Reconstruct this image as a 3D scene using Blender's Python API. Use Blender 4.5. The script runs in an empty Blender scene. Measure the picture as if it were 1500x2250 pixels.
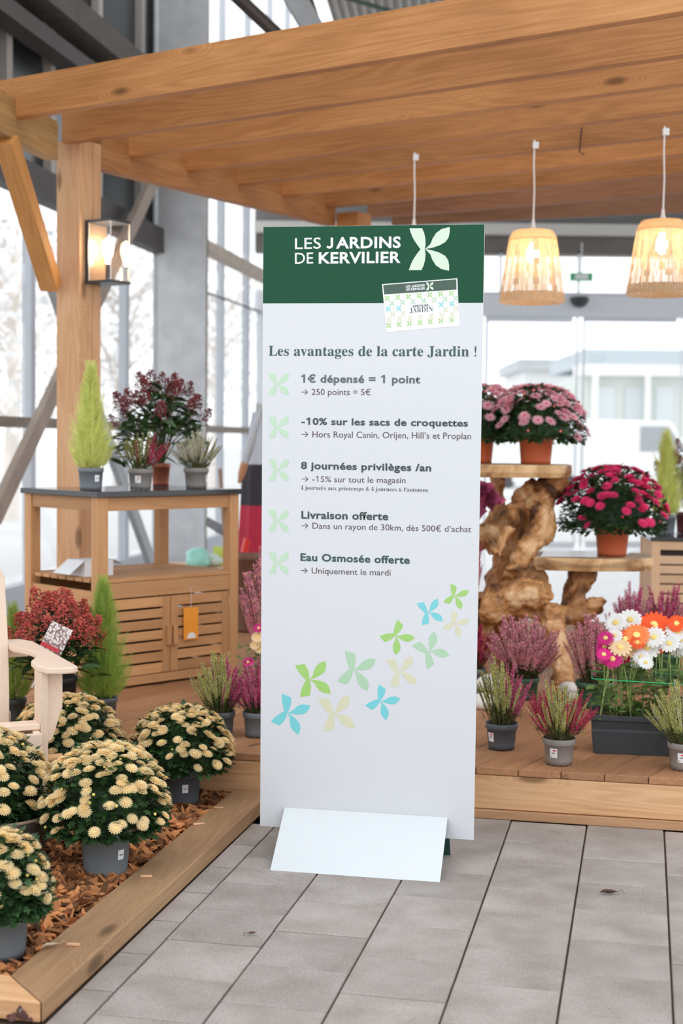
import bpy, math, random
from math import sin, cos, pi, radians as R, sqrt, atan, tan, atan2
from mathutils import Vector as V, Matrix as M, noise
rnd = random.Random(7)
C = bpy.context.scene.collection
SC = bpy.context.scene

# ------------------------------------------------------------ camera, sky, exposure
F = 3125.0; CH = 1.35; PITCH = R(2.876); ROLL = 0.010
cd = bpy.data.cameras.new('camera'); cam = bpy.data.objects.new('camera', cd); C.objects.link(cam)
cd.sensor_fit = 'VERTICAL'; cd.sensor_height = 36; cd.lens = 50; cd.clip_end = 500
fw = V((0, cos(PITCH), -sin(PITCH))); r0 = V((1, 0, 0)); u0 = r0.cross(fw)
CR = r0*cos(ROLL)+u0*sin(ROLL); CU = -r0*sin(ROLL)+u0*cos(ROLL)
CP = V((0, 0, CH))
cam.matrix_world = M.Translation(CP) @ M((CR, CU, -fw)).transposed().to_4x4()
cd.dof.use_dof = True; cd.dof.focus_distance = 4.55; cd.dof.aperture_fstop = 2.8
SC.camera = cam
w = bpy.data.worlds.new('overcast_sky'); SC.world = w; w.use_nodes = True
bg = w.node_tree.nodes['Background']; bg.inputs[0].default_value = (0.93, 0.965, 1, 1); bg.inputs[1].default_value = 1.75
SC.view_settings.view_transform = 'Standard'; SC.view_settings.look = 'None'
SC.view_settings.gamma = 1; SC.view_settings.use_curve_mapping = False; SC.view_settings.exposure = 0.0
SC.cycles.max_bounces = 7; SC.cycles.transparent_max_bounces = 12

# ------------------------------------------------------------ measuring helpers (surveyed points on real planes)
def ray(px, py): return fw + CR*((px-750)/F) - CU*((py-1125)/F)
def onz(px, py, z=0.0):
    d = ray(px, py); return CP + d*((z-CH)/d.z)
def ony(px, py, y):
    d = ray(px, py); return CP + d*(y/d.y)
def onpl(px, py, p, n):
    d = ray(px, py); return CP + d*((p-CP).dot(n)/d.dot(n))
A12 = R(12); UU = V((cos(A12), -sin(A12), 0)); VV = V((sin(A12), cos(A12), 0))
def uv(u, v, z=0): return UU*u + VV*v + V((0, 0, z))
DZ = 0.184

# ------------------------------------------------------------ object helpers
WM = {}
def tag(o, label=None, cat=None, group=None, kind=None):
    if label: o['label'] = label
    if cat: o['category'] = cat
    if group: o['group'] = group
    if kind: o['kind'] = kind
    return o
def link(o, parent=None, mw=None):
    C.objects.link(o); mw = mw or M.Identity(4)
    if parent: o.parent = parent; o.matrix_local = WM[parent.name].inverted() @ mw
    else: o.matrix_world = mw
    WM[o.name] = mw.copy(); return o
def thing(name, loc, rz=0, label=None, cat=None, group=None, kind=None):
    o = bpy.data.objects.new(name, None); o.empty_display_size = .1
    link(o, None, M.Translation(loc) @ M.Rotation(rz, 4, 'Z')); return tag(o, label, cat, group, kind)
def mesh(name, verts, faces, mats, idx=None, smooth=False):
    me = bpy.data.meshes.new(name); me.from_pydata([tuple(v) for v in verts], [], faces)
    for m in (mats if isinstance(mats, (list, tuple)) else [mats]): me.materials.append(m)
    if idx: me.polygons.foreach_set('material_index', idx)
    if smooth: me.polygons.foreach_set('use_smooth', [True]*len(me.polygons))
    me.update(); return me
def put(name, me, parent=None, mw=None, bevel=0):
    o = bpy.data.objects.new(name, me); link(o, parent, mw)
    if bevel:
        b = o.modifiers.new('bevel', 'BEVEL'); b.width = bevel; b.segments = 2; b.limit_method = 'ANGLE'
    return o
def child(name, me, parent, local):
    o = bpy.data.objects.new(name, me); C.objects.link(o); o.parent = parent; o.matrix_local = local; return o
BF = [(0, 3, 2, 1), (4, 5, 6, 7), (0, 1, 5, 4), (1, 2, 6, 5), (2, 3, 7, 6), (3, 0, 4, 7)]
def bxv(x0, y0, z0, x1, y1, z1):
    return [V((x0, y0, z0)), V((x1, y0, z0)), V((x1, y1, z0)), V((x0, y1, z0)), V((x0, y0, z1)), V((x1, y0, z1)), V((x1, y1, z1)), V((x0, y1, z1))]
class MB:
    def __init__(s): s.v = []; s.f = []; s.i = []
    def add(s, vs, fs, i=0, m=None):
        n = len(s.v); s.v += [m @ V(v) for v in vs] if m else [V(v) for v in vs]
        s.f += [tuple(a+n for a in f) for f in fs]; s.i += [i]*len(fs)
    def box(s, x0, y0, z0, x1, y1, z1, i=0, m=None): s.add(bxv(x0, y0, z0, x1, y1, z1), BF, i, m)
    def tube(s, pts, rad, n=8, i=0, cap=True):
        pts = [V(p) for p in pts]; rs = rad if isinstance(rad, (list, tuple)) else [rad]*len(pts)
        t = (pts[1]-pts[0]).normalized(); a = t.orthogonal().normalized(); vs = []
        for k, p in enumerate(pts):
            t = (pts[min(k+1, len(pts)-1)]-pts[max(k-1, 0)]).normalized()
            a = (a - t*a.dot(t)).normalized(); b = t.cross(a)
            vs += [p + (a*cos(2*pi*j/n)+b*sin(2*pi*j/n))*rs[k] for j in range(n)]
        fs = [(k*n+j, k*n+(j+1) % n, (k+1)*n+(j+1) % n, (k+1)*n+j) for k in range(len(pts)-1) for j in range(n)]
        if cap: fs += [tuple(range(n))[::-1], tuple((len(pts)-1)*n+j for j in range(n))]
        s.add(vs, fs, i)
    def lathe(s, prof, n=28, i=0, m=None):
        vs = [V((r*cos(2*pi*j/n), r*sin(2*pi*j/n), z)) for r, z in prof for j in range(n)]
        fs = [(k*n+j, k*n+(j+1) % n, (k+1)*n+(j+1) % n, (k+1)*n+j) for k in range(len(prof)-1) for j in range(n)]
        s.add(vs, fs, i, m)
    def mesh(s, name, mats, smooth=False): return mesh(name, s.v, s.f, mats, s.i, smooth)
    def put(s, name, mats, parent=None, mw=None, smooth=False, bevel=0): return put(name, s.mesh(name, mats, smooth), parent, mw, bevel)
def frame(p0, p1, up=V((0, 0, 1))):
    x = (p1-p0).normalized(); z = (up - x*up.dot(x)).normalized(); y = z.cross(x)
    return M.Translation(p0) @ M((x, y, z)).transposed().to_4x4()
def board(name, p0, p1, wd, h, mat, parent=None, up=V((0, 0, 1)), bevel=.003, y0=None, z0=0):
    """a straight timber from p0 to p1, its length along its own X; wd across (centred unless y0), h upwards from z0"""
    p0, p1 = V(p0), V(p1); b = MB(); y0 = -wd/2 if y0 is None else y0
    b.box(0, y0, z0, (p1-p0).length, y0+wd, z0+h); return b.put(name, mat, parent, frame(p0, p1, up), bevel=bevel)

# ------------------------------------------------------------ materials
MC = {}
def nodes(name):
    m = bpy.data.materials.new(name); m.use_nodes = True; nt = m.node_tree; return m, nt, nt.nodes['Principled BSDF']
def plain(name, col, rough=.6, metal=0, var=.12, scale=20, coat=0, bump=0, trans=0, sss=0, emit=None, es=0, island=False):
    if name in MC: return MC[name]
    m, nt, p = nodes(name); N = nt.nodes.new; L = nt.links.new
    p.inputs['Roughness'].default_value = rough; p.inputs['Metallic'].default_value = metal; p.inputs['Coat Weight'].default_value = coat
    tc = N('ShaderNodeTexCoord'); no = N('ShaderNodeTexNoise'); no.inputs['Scale'].default_value = scale; no.inputs['Detail'].default_value = 4
    L(tc.outputs['Object'], no.inputs['Vector'])
    mx = N('ShaderNodeMix'); mx.data_type = 'RGBA'
    mx.inputs[6].default_value = tuple(c*(1-var) for c in col)+(1,); mx.inputs[7].default_value = tuple(min(1, c*(1+var)) for c in col)+(1,)
    L(no.outputs['Fac'], mx.inputs[0]); out = mx.outputs[2]
    g = N('ShaderNodeNewGeometry'); oi = N('ShaderNodeObjectInfo')
    hs = N('ShaderNodeHueSaturation'); mr = N('ShaderNodeMapRange'); mr.inputs[3].default_value = 1-var*1.4; mr.inputs[4].default_value = 1+var*1.4
    L((g.outputs['Random Per Island'] if island else oi.outputs['Random']), mr.inputs[0]); L(mr.outputs[0], hs.inputs['Value']); L(out, hs.inputs['Color'])
    L(hs.outputs[0], p.inputs['Base Color'])
    if bump:
        b = N('ShaderNodeBump'); b.inputs['Strength'].default_value = bump; b.inputs['Distance'].default_value = .004
        n2 = N('ShaderNodeTexNoise'); n2.inputs['Scale'].default_value = scale*5; n2.inputs['Detail'].default_value = 5; L(tc.outputs['Object'], n2.inputs['Vector'])
        L(n2.outputs['Fac'], b.inputs['Height']); L(b.outputs[0], p.inputs['Normal'])
    if trans:   # thin translucent petals and leaves
        o = nt.nodes['Material Output']; t = N('ShaderNodeBsdfTranslucent'); L(hs.outputs[0], t.inputs[0]); ms = N('ShaderNodeMixShader'); ms.inputs[0].default_value = trans
        L(p.outputs[0], ms.inputs[1]); L(t.outputs[0], ms.inputs[2]); L(ms.outputs[0], o.inputs[0])
    if emit: p.inputs['Emission Color'].default_value = emit+(1,); p.inputs['Emission Strength'].default_value = es
    MC[name] = m; return m
def wood(name, light, dark, knots=True, rough=.6, gs=1.0, contrast=.55, coat=0):
    m, nt, p = nodes(name); N = nt.nodes.new; L = nt.links.new
    tc = N('ShaderNodeTexCoord'); oi = N('ShaderNodeObjectInfo')
    off = N('ShaderNodeVectorMath'); off.operation = 'MULTIPLY_ADD'; L(oi.outputs['Random'], off.inputs[0]); off.inputs[1].default_value = (31, 17, 23); L(tc.outputs['Object'], off.inputs[2])
    def mp(s):
        a = N('ShaderNodeVectorMath'); a.operation = 'MULTIPLY'; a.inputs[1].default_value = s; L(off.outputs[0], a.inputs[0]); return a.outputs[0]
    vo = N('ShaderNodeTexVoronoi'); vo.inputs['Scale'].default_value = 1; L(mp((1.9, 5.5, 5.5)), vo.inputs['Vector'])
    k = N('ShaderNodeMapRange'); k.inputs[1].default_value = .08; k.inputs[2].default_value = .28; k.inputs[3].default_value = 1; k.inputs[4].default_value = 0; L(vo.outputs['Distance'], k.inputs[0])
    n0 = N('ShaderNodeTexNoise'); n0.inputs['Scale'].default_value = 1; n0.inputs['Detail'].default_value = 3; L(mp((.42*gs, 6*gs, 6*gs)), n0.inputs['Vector'])
    ad = N('ShaderNodeMath'); ad.operation = 'MULTIPLY_ADD'; L(k.outputs[0], ad.inputs[0]); ad.inputs[1].default_value = .22 if knots else 0; L(n0.outputs['Fac'], ad.inputs[2])
    mu = N('ShaderNodeMath'); mu.operation = 'MULTIPLY'; mu.inputs[1].default_value = 110; L(ad.outputs[0], mu.inputs[0])
    sn = N('ShaderNodeMath'); sn.operation = 'SINE'; L(mu.outputs[0], sn.inputs[0])
    n1 = N('ShaderNodeTexNoise'); n1.inputs['Scale'].default_value = 1; n1.inputs['Detail'].default_value = 5; L(mp((3*gs, 140*gs, 140*gs)), n1.inputs['Vector'])
    n2 = N('ShaderNodeTexNoise'); n2.inputs['Scale'].default_value = 1; n2.inputs['Detail'].default_value = 4; L(mp((1.2, 3, 3)), n2.inputs['Vector'])
    a1 = N('ShaderNodeMath'); a1.operation = 'MULTIPLY_ADD'; L(sn.outputs[0], a1.inputs[0]); a1.inputs[1].default_value = .10; L(n2.outputs['Fac'], a1.inputs[2])
    a2 = N('ShaderNodeMath'); a2.operation = 'MULTIPLY_ADD'; L(n1.outputs['Fac'], a2.inputs[0]); a2.inputs[1].default_value = .5; L(a1.outputs[0], a2.inputs[2])
    mr = N('ShaderNodeMapRange'); mr.inputs[1].default_value = .42; mr.inputs[2].default_value = 1.12; mr.inputs[3].default_value = .5-contrast; mr.inputs[4].default_value = .5+contrast; L(a2.outputs[0], mr.inputs[0])
    mx = N('ShaderNodeMix'); mx.data_type = 'RGBA'; mx.inputs[6].default_value = light+(1,); mx.inputs[7].default_value = dark+(1,); L(mr.outputs[0], mx.inputs[0]); col = mx.outputs[2]
    if knots:
        kk = N('ShaderNodeMapRange'); kk.inputs[1].default_value = .07; kk.inputs[2].default_value = .14; kk.inputs[3].default_value = .85; kk.inputs[4].default_value = 0; L(vo.outputs['Distance'], kk.inputs[0])
        m2 = N('ShaderNodeMix'); m2.data_type = 'RGBA'; L(kk.outputs[0], m2.inputs[0]); L(col, m2.inputs[6]); m2.inputs[7].default_value = tuple(c*.42 for c in dark)+(1,); col = m2.outputs[2]
    hs = N('ShaderNodeHueSaturation'); v = N('ShaderNodeMapRange'); v.inputs[3].default_value = .80; v.inputs[4].default_value = 1.14; L(oi.outputs['Random'], v.inputs[0]); L(v.outputs[0], hs.inputs['Value']); L(col, hs.inputs['Color'])
    L(hs.outputs[0], p.inputs['Base Color']); p.inputs['Roughness'].default_value = rough; p.inputs['Coat Weight'].default_value = coat
    b = N('ShaderNodeBump'); b.inputs['Strength'].default_value = .25; b.inputs['Distance'].default_value = .002; L(a2.outputs[0], b.inputs['Height']); L(b.outputs[0], p.inputs['Normal'])
    return m
W_PERG = wood('pergola_timber', (.62, .29, .105), (.34, .13, .037), contrast=.48)
W_POST = wood('post_timber', (.76, .46, .26), (.56, .28, .12))
W_FASC = wood('fascia_timber', (.80, .49, .27), (.54, .27, .11))
W_DECK = wood('deck_timber', (.50, .25, .12), (.30, .135, .06), contrast=.5)
W_EDGE = wood('edging_timber', (.44, .265, .14), (.29, .155, .072))
W_CAB = wood('acacia_wood', (.68, .37, .17), (.48, .23, .085), knots=False, contrast=.4)
W_CHAIR = wood('pale_pine', (.90, .72, .58), (.82, .61, .46), knots=False, contrast=.35)
W_RCAB = wood('pale_cabinet_wood', (.80, .58, .38), (.66, .43, .25), knots=False, contrast=.35)
def glass(name, tint=(1, 1, 1), alpha=.08, rough=.02):
    m, nt, p = nodes(name); N = nt.nodes.new; L = nt.links.new; o = nt.nodes['Material Output']
    nt.nodes.remove(p); t = N('ShaderNodeBsdfTransparent'); t.inputs[0].default_value = tint+(1,); g = N('ShaderNodeBsdfGlossy'); g.inputs['Roughness'].default_value = rough
    lw = N('ShaderNodeLayerWeight'); pw = N('ShaderNodeMath'); pw.operation = 'POWER'; pw.inputs[1].default_value = 5; L(lw.outputs['Facing'], pw.inputs[0])
    fr = N('ShaderNodeMath'); fr.operation = 'MULTIPLY'; fr.inputs[1].default_value = .45; L(pw.outputs[0], fr.inputs[0]); ad = N('ShaderNodeMath'); ad.operation = 'ADD'; ad.inputs[1].default_value = alpha; ad.use_clamp = True; L(fr.outputs[0], ad.inputs[0])
    mx = N('ShaderNodeMixShader'); L(ad.outputs[0], mx.inputs[0]); L(t.outputs[0], mx.inputs[1]); L(g.outputs[0], mx.inputs[2]); L(mx.outputs[0], o.inputs[0]); return m
GLASS = glass('window_glass', alpha=.02); FILM = glass('clear_plastic_film', tint=(.97, .98, 1), alpha=.22, rough=.15)
STEEL = plain('galvanised_steel', (.42, .43, .44), .55, .3, .25, 6)
WSTEEL = plain('painted_steel', (.52, .55, .60), .5, 0, .06, 8)
RUST = plain('weathered_steel', (.34, .28, .235), .7, .1, .3, 5)
DARKST = plain('dark_steel', (.05, .043, .04), .6, .2, .3, 5)

# ------------------------------------------------------------ large structure: ground outside, floor, pavers
b = MB(); b.box(-150, -60, -.30, 150, 200, -.045)
tag(b.put('ground', plain('outside_ground', (.62, .62, .61), .9, var=.08, scale=.6)), kind='structure')
floor = thing('floor', (0, 0, 0), 0, kind='structure')
b = MB(); m12 = M.Rotation(-A12, 4, 'Z'); b.box(-1.52, 1.9, -.044, 3.2, 5.9, -.012, m=m12)
b.put('joint_bed', plain('joint_sand_gap_shade', (.10, .065, .045), .95, var=.4, scale=60, bump=.6), floor)
b = MB(); b.box(-6, 5.9, -.04, 9.5, 19.5, -.004, m=m12); b.put('concrete_slab', plain('concrete_floor', (.66, .665, .68), .25, var=.05, scale=2), floor)
b = MB(); b.box(-4.5, 1.9, -.04, -1.53, 5.9, -.004, m=m12); b.put('bed_soil', plain('bed_soil', (.06, .038, .025), .95, var=.4, scale=30), floor)
def paver_mat():
    m, nt, p = nodes('concrete_paver'); N = nt.nodes.new; L = nt.links.new
    tc = N('ShaderNodeTexCoord'); oi = N('ShaderNodeObjectInfo')
    off = N('ShaderNodeVectorMath'); off.operation = 'MULTIPLY_ADD'; L(oi.outputs['Random'], off.inputs[0]); off.inputs[1].default_value = (9, 7, 5); L(tc.outputs['Object'], off.inputs[2])
    n1 = N('ShaderNodeTexNoise'); n1.inputs['Scale'].default_value = 7; n1.inputs['Detail'].default_value = 4; L(off.outputs[0], n1.inputs['Vector'])
    n2 = N('ShaderNodeTexNoise'); n2.inputs['Scale'].default_value = 260; n2.inputs['Detail'].default_value = 2; L(off.outputs[0], n2.inputs['Vector'])
    cr = N('ShaderNodeValToRGB'); e = cr.color_ramp.elements; e[0].position = .3; e[0].color = (.30, .258, .232, 1); e[1].position = .7; e[1].color = (.415, .373, .348, 1)
    L(n1.outputs['Fac'], cr.inputs[0])
    sp = N('ShaderNodeMapRange'); sp.inputs[1].default_value = .3; sp.inputs[2].default_value = .72; sp.inputs[3].default_value = .8; sp.inputs[4].default_value = 1.22; L(n2.outputs['Fac'], sp.inputs[0])
    v = N('ShaderNodeMapRange'); v.inputs[3].default_value = .90; v.inputs[4].default_value = 1.10; L(oi.outputs['Random'], v.inputs[0])
    mm = N('ShaderNodeMath'); mm.operation = 'MULTIPLY'; L(sp.outputs[0], mm.inputs[0]); L(v.outputs[0], mm.inputs[1])
    hs = N('ShaderNodeHueSaturation'); L(cr.outputs[0], hs.inputs['Color']); L(mm.outputs[0], hs.inputs['Value']); L(hs.outputs[0], p.inputs['Base Color'])
    b = N('ShaderNodeBump'); b.inputs['Strength'].default_value = .35; b.inputs['Distance'].default_value = .002; L(n2.outputs['Fac'], b.inputs['Height']); L(b.outputs[0], p.inputs['Normal'])
    p.inputs['Roughness'].default_value = .75; return m
PV = paver_mat(); PW = .2665; PL = .2575
pavs = []
for k in range(5):
    g = .0022; b = MB(); q = rnd.uniform; j = .0012
    vs = bxv(g, g, -.03, PW-g*1.5, PL-g*.7, 0); e = .003
    top = [V((g+e, g+e, 0)), V((PW-g*1.5-e, g+e, 0)), V((PW-g*1.5-e, PL-g*.7-e, 0)), V((g+e, PL-g*.7-e, 0))]
    lo = [V((v.x, v.y, -.003)) for v in vs[4:]]; bt = vs[:4]
    vv = [v+V((q(-j, j), q(-j, j), 0)) for v in top]+lo+bt
    fs = [(0, 1, 2, 3)]+[(4+i, 4+(i+1) % 4, (i+1) % 4, i) for i in range(4)]+[(8+i, 8+(i+1) % 4, 4+(i+1) % 4, 4+i) for i in range(4)]
    pavs.append(mesh('paver', vv, fs, PV))
for c in range(-5, 9):
    u = -.1735 + PW*c
    ph = 4.641 if c % 2 == 0 else 4.774
    for k in range(-11, 3):
        v = ph+PL*k*1.004
        if v+PL > 5.06 + .13 or v+PL*.5 > 5.06: continue
        if u < -1.4 or v < 2.1: continue
        t = V((u, v, rnd.uniform(-.0012, .0012)))
        o = child('paver', rnd.choice(pavs), floor, m12 @ M.Translation(t) @ M.Rotation(rnd.uniform(-.003, .003), 4, 'X'))
# cut row by the deck, and the cut strip by the timber edging
for c in range(-5, 9):
    u = -.1735 + PW*c; ph = 4.641 if c % 2 == 0 else 4.774
    v0 = ph+PL*1.004*(0 if False else 0)
    k = 0
    while ph+PL*k*1.004+PL*.5 <= 5.06 and ph+PL*(k+1)*1.004 <= 5.06+.13: k += 1
    v = ph+PL*k*1.004
    if 5.052-v > .03 and u > -1.4:
        b = MB(); b.box(.003, .003, -.03, PW-.004, 5.052-v, 0); o = child('paver', b.mesh('paver', PV), floor, m12 @ M.Translation((u, v, 0)))
        bv = o.modifiers.new('bevel', 'BEVEL'); bv.width = .003; bv.segments = 1

for k in range(-11, 2):   # narrow cut strip beside the timber edging
    v = 4.774+PL*k*1.004-.26
    if v < 2.1 or v > 4.85: continue
    b = MB(); b.box(.002, .002, -.03, .0835, PL-.002, 0); child('paver', b.mesh('paver', PV), floor, m12 @ M.Translation((-1.3255, v, 0)))
b = MB(); b.box(.002, .002, -.03, .0835, .262, 0); child('paver', b.mesh('paver', PV), floor, m12 @ M.Translation((-1.3255, 4.774, 0)))
# ------------------------------------------------------------ left glass wall
LA = R(9.8); LD = V((sin(LA), cos(LA), 0)); LN = V((-cos(LA), sin(LA), 0)); LW = 4.0
def ls(px): return LW/tan(LA-atan((px-750)/F))
def lp(s, z, off=0): return LN*(LW+off)+LD*s+V((0, 0, z))
def lz(px, py):
    p = onpl(px, py, LN*LW, LN); return p.z
wl = thing('wall_left', lp(8, 0), 0, kind='structure')
def wbar(name, s, z0, z1, wd, dp, mat, off=0):
    return board(name, lp(s, z0, off), lp(s, z1, off), wd, dp, mat, wl, up=LN, bevel=0)
def wrail(name, s0, s1, z, h, dp, mat, off=0):
    return board(name, lp(s0, z, off), lp(s1, z, off), dp, h, mat, wl, bevel=0, z0=-h/2)
zr1 = lz(58, 929); zr2 = (lz(416, 541)+lz(576, 616))/2; zb = 3.15
mull = [(62, 73), (276, 300), (424, 440), (488, 480), (543, 530)]
ss = [ls(52), ls(73), ls(279), ls(424), ls(488), ls(543)]
step = 1.35; pre = []
s = ls(73)-1.6
while s > 2.5: pre.append(s); s -= 1.6
allm = sorted(pre+[ls(73), ls(175), ls(279), ls(424), ls(488), ls(543), ls(590), ls(628), ls(660)])
for s in allm: wbar('mullion', s, 0, 7.2, .085, .07, WSTEEL)
wrail('rail', 2.4, ls(665), zr1, .075, .08, RUST, -.06); wrail('rail', ls(405), ls(665), zr2, .10, .16, RUST, -.12)
wrail('rail', 2.4, ls(665), .15, .3, .1, WSTEEL); wrail('rail', ls(405), ls(665), zr2+1.2, .07, .08, WSTEEL, .05)
b = MB(); b.tube([lp(ls(412), lz(412, 632), -.05), lp(ls(560), lz(560, 684), -.05)], .012, 6); b.put('cable', DARKST, wl)
for a, c in zip(allm[:-1], allm[1:]):
    p0, p1 = lp(a+.04, .3, .02), lp(c-.04, .3, .02)
    for z0, z1 in ((.3, zr1-.04), (zr1+.04, zb if c < ls(330) else 7.2)):
        vs = [V((p.x, p.y, z)) for z in (z0, z1) for p in (p0, p1)]; n = LN*.006
        vv = [vs[0], vs[1], vs[3], vs[2]]; vv += [v+n for v in vv]
        put('pane', mesh('pane', vv, BF, GLASS), wl)
# dark translucent panels high on the wall before the column, pale bars between them
DP = plain('dark_glazing', (.02, .024, .026), .25, 0, .5, 1.2)
up = [2.4, 5.0, ls(-80), ls(-5), ls(92), ls(196), ls(290), ls(345)]
for a, c in zip(up[:-1], up[1:]):
    p0, p1 = lp(a+.02, zb, -.02), lp(c-.02, zb, -.02)
    vv = [V((p.x, p.y, z)) for z, p in ((zb, p0), (zb, p1), (7.2, p1), (7.2, p0))]; vv += [v+LN*.02 for v in vv]
    put('dark_panel', mesh('dark_panel', vv, BF, DP), wl)
for s in up[1:-1]: wbar('panel_bar', s, zb, 7.2, .10, .06, plain('pale_bar', (.40, .36, .33), .6, 0, .1), -.09)
wrail('rail', 2.4, ls(330), zb, .22, .12, DARKST, -.1); wrail('rail', 2.4, ls(330), 4.42, .20, .22, plain('flaking_beam', (.15, .125, .105), .8, 0, .5, 9), -.22)
wrail('rail', 2.4, ls(330), 4.12, .12, .16, DARKST, -.2)
# main steel column, web and flange
sc = ls(356)
b = MB(); a0, a1 = ls(322), ls(386)
board('column', lp(a0, 0, -.10), lp(a0, 8, -.10), .02, .45, STEEL, wl, up=-LN)
board('column', lp((a0+a1)/2, 0, -.05), lp((a0+a1)/2, 8, -.05), a1-a0, .02, STEEL, wl, up=-LN)
board('column', lp(ls(400), 0, -.06), lp(ls(400), 8, -.06), ls(413)-ls(388), .14, RUST, wl, up=-LN)
# crossed braces in front of the glazing
def brace(name, pts, wd, Y, mat):
    P = [onpl(x, y, LN*(LW-Y), LN) for x, y in pts]
    return board(name, P[0], P[1], wd, .05, mat, wl, up=-LN, bevel=0)
brace('brace', [(-40, 215), (345, 1290)], .115, .35, STEEL)
brace('brace', [(352, 352), (-20, 1135)], .135, .25, plain('brown_brace', (.30, .24, .20), .7, .2, .3, 5))

# ------------------------------------------------------------ back wall with sliding doors
BY = 18.0
wb = thing('wall_back', (2, BY, 0), 0, kind='structure')
def bk(name, x0, y0, x1, y1, mat, par=wb, dy=0, dp=.12, bevel=0):
    a = ony(x0, y1, BY); c = ony(x1, y0, BY); b = MB(); b.box(a.x, BY+dy, a.z, c.x, BY+dy+dp, c.z); return b.put(name, mat, par, bevel=bevel)
CONC = plain('concrete_beam', (.21, .19, .17), .85, 0, .25, 4); ALU = plain('pale_aluminium', (.70, .72, .76), .4, 0, .04)
bk('concrete_beam', 560, 514, 1900, 551, CONC, dp=.3); bk('light_rail', 560, 502, 1900, 513, plain('light_rail', (.62, .60, .57), .5, 0, .1), dy=-.15)
bk('upper_beam', 560, 380, 1900, 503, plain('grey_cladding', (.20, .195, .19), .8, 0, .15, 3), dp=.3)
bk('door_header', 560, 652, 1900, 690, plain('door_header_white', (.66, .68, .72), .35, 0, .03), dy=-.2, dp=.3, bevel=.05)
for x in (1100, 1272, 1480, 1680, 760, 930): bk('transom_bar', x-3, 551, x+3, 652, ALU, dp=.08)
bk('transom_pane', 560, 551, 1900, 652, GLASS, dy=.04, dp=.01)
zb0 = ony(1270, 1196, BY).z
def leaf(n, x0, x1):
    d = thing('door_%d' % n, (ony(x0, 900, BY).x, BY, 0), 0, kind='structure')
    yb = 1203
    bk('stile', x0, 690, x0+13, yb, ALU, d, dp=.06, bevel=.005); bk('stile', x1-13, 690, x1, yb, ALU, d, dp=.06, bevel=.005)
    bk('head_rail', x0+13, 690, x1-13, 706, ALU, d, dp=.06); bk('foot_rail', x0+13, yb-12, x1-13, yb, ALU, d, dp=.06)
    bk('door_pane', x0+13, 706, x1-13, yb-12, GLASS, d, dy=.02, dp=.01)
leaf(1, 860, 1056); leaf(2, 1060, 1271); leaf(3, 1273, 1500); leaf(4, 1504, 1730)
bk('wall_pier', 560, 690, 850, 1203, ALU, dy=.02, dp=.1); bk('wall_pier', 1735, 690, 1900, 1203, ALU, dy=.02, dp=.1)
# motion sensor and exit sign
b = MB(); c = ony(1273, 657, BY-.25); b.lathe([(.001, -.11), (.05, -.10), (.09, -.07), (.115, -.02), (.115, .02), (.001, .02)], 20, m=M.Translation(c))
tag(b.put('motion_sensor', plain('black_sensor', (.03, .035, .035), .3), smooth=True), 'small black dome motion sensor on the white door header', 'sensor')
c = ony(1276, 609, BY-.1)
ex = thing('exit_sign', c, 0, 'small green and white exit sign hanging above the sliding doors', 'sign')
b = MB(); b.box(-.14, -.04, -.05, .14, .0, .05); b.put('sign_body', plain('exit_green', (.05, .42, .20), .4), ex, M.Translation(c))
b = MB(); b.box(-.085, -.046, -.035, .085, -.041, .035); b.put('light_face', plain('exit_face', (.85, .9, .86), .5), ex, M.Translation(c))
b = MB(); b.tube([(0, -.02, .05), (0, -.02, .42)], .008, 6); b.put('hanging_rod', ALU, ex, M.Translation(c))

# ------------------------------------------------------------ roof of corrugated sheet and its steelwork
rf = thing('ceiling', (2, 14, 6.0), 0, kind='structure')
b = MB(); ra = M.Rotation(-R(4), 4, 'Z'); n = 110
for k in range(n):
    x = -1.3+k*.1; zc = (0, .05, .05, 0)
    xs = (x, x+.02, x+.05, x+.07, x+.1); zs = (6.0, 6.05, 6.05, 6.0, 6.0)
    for j in range(4):
        b.add([(xs[j], 8, zs[j]-.3), (xs[j+1], 8, zs[j+1]-.3), (xs[j+1], 19, zs[j+1]+.25), (xs[j], 19, zs[j]+.25)], [(0, 1, 2, 3)], 0, ra)
b.put('corrugated_sheet', plain('roof_sheet', (.42, .385, .35), .6, 0, .08, 2), rf)
b = MB(); b.box(-7, 6.0, 6.8, 10, 8.25, 6.86); b.put('sky_block_slab', MC['roof_sheet'], rf)  # unseen slab above the view, added and sized to block sky light
def rb(name, a, c, wd, h, mat): return board(name, V(a), V(c), wd, h, mat, rf, bevel=0)
p = [ony(600, -40, 11), ony(676, 90, 11)]; rb('roof_brace', p[0], p[1], .1, .16, STEEL)
p = [ony(656, -40, 11.2), ony(700, 90, 11.2)]; rb('roof_brace', p[0], p[1], .1, .06, DARKST)
b = MB(); b.tube([ony(480, -45, 10.5), ony(640, 105, 10.5)], .05, 10); b.put('roof_pipe', plain('brown_pipe', (.13, .10, .085), .5, .3, .4, 8), rf)
b = MB(); b.tube([ony(690, -25, 10), ony(930, 45, 10)], .014, 6); b.put('roof_cable', plain('green_cable', (.05, .10, .08), .5), rf)

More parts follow.
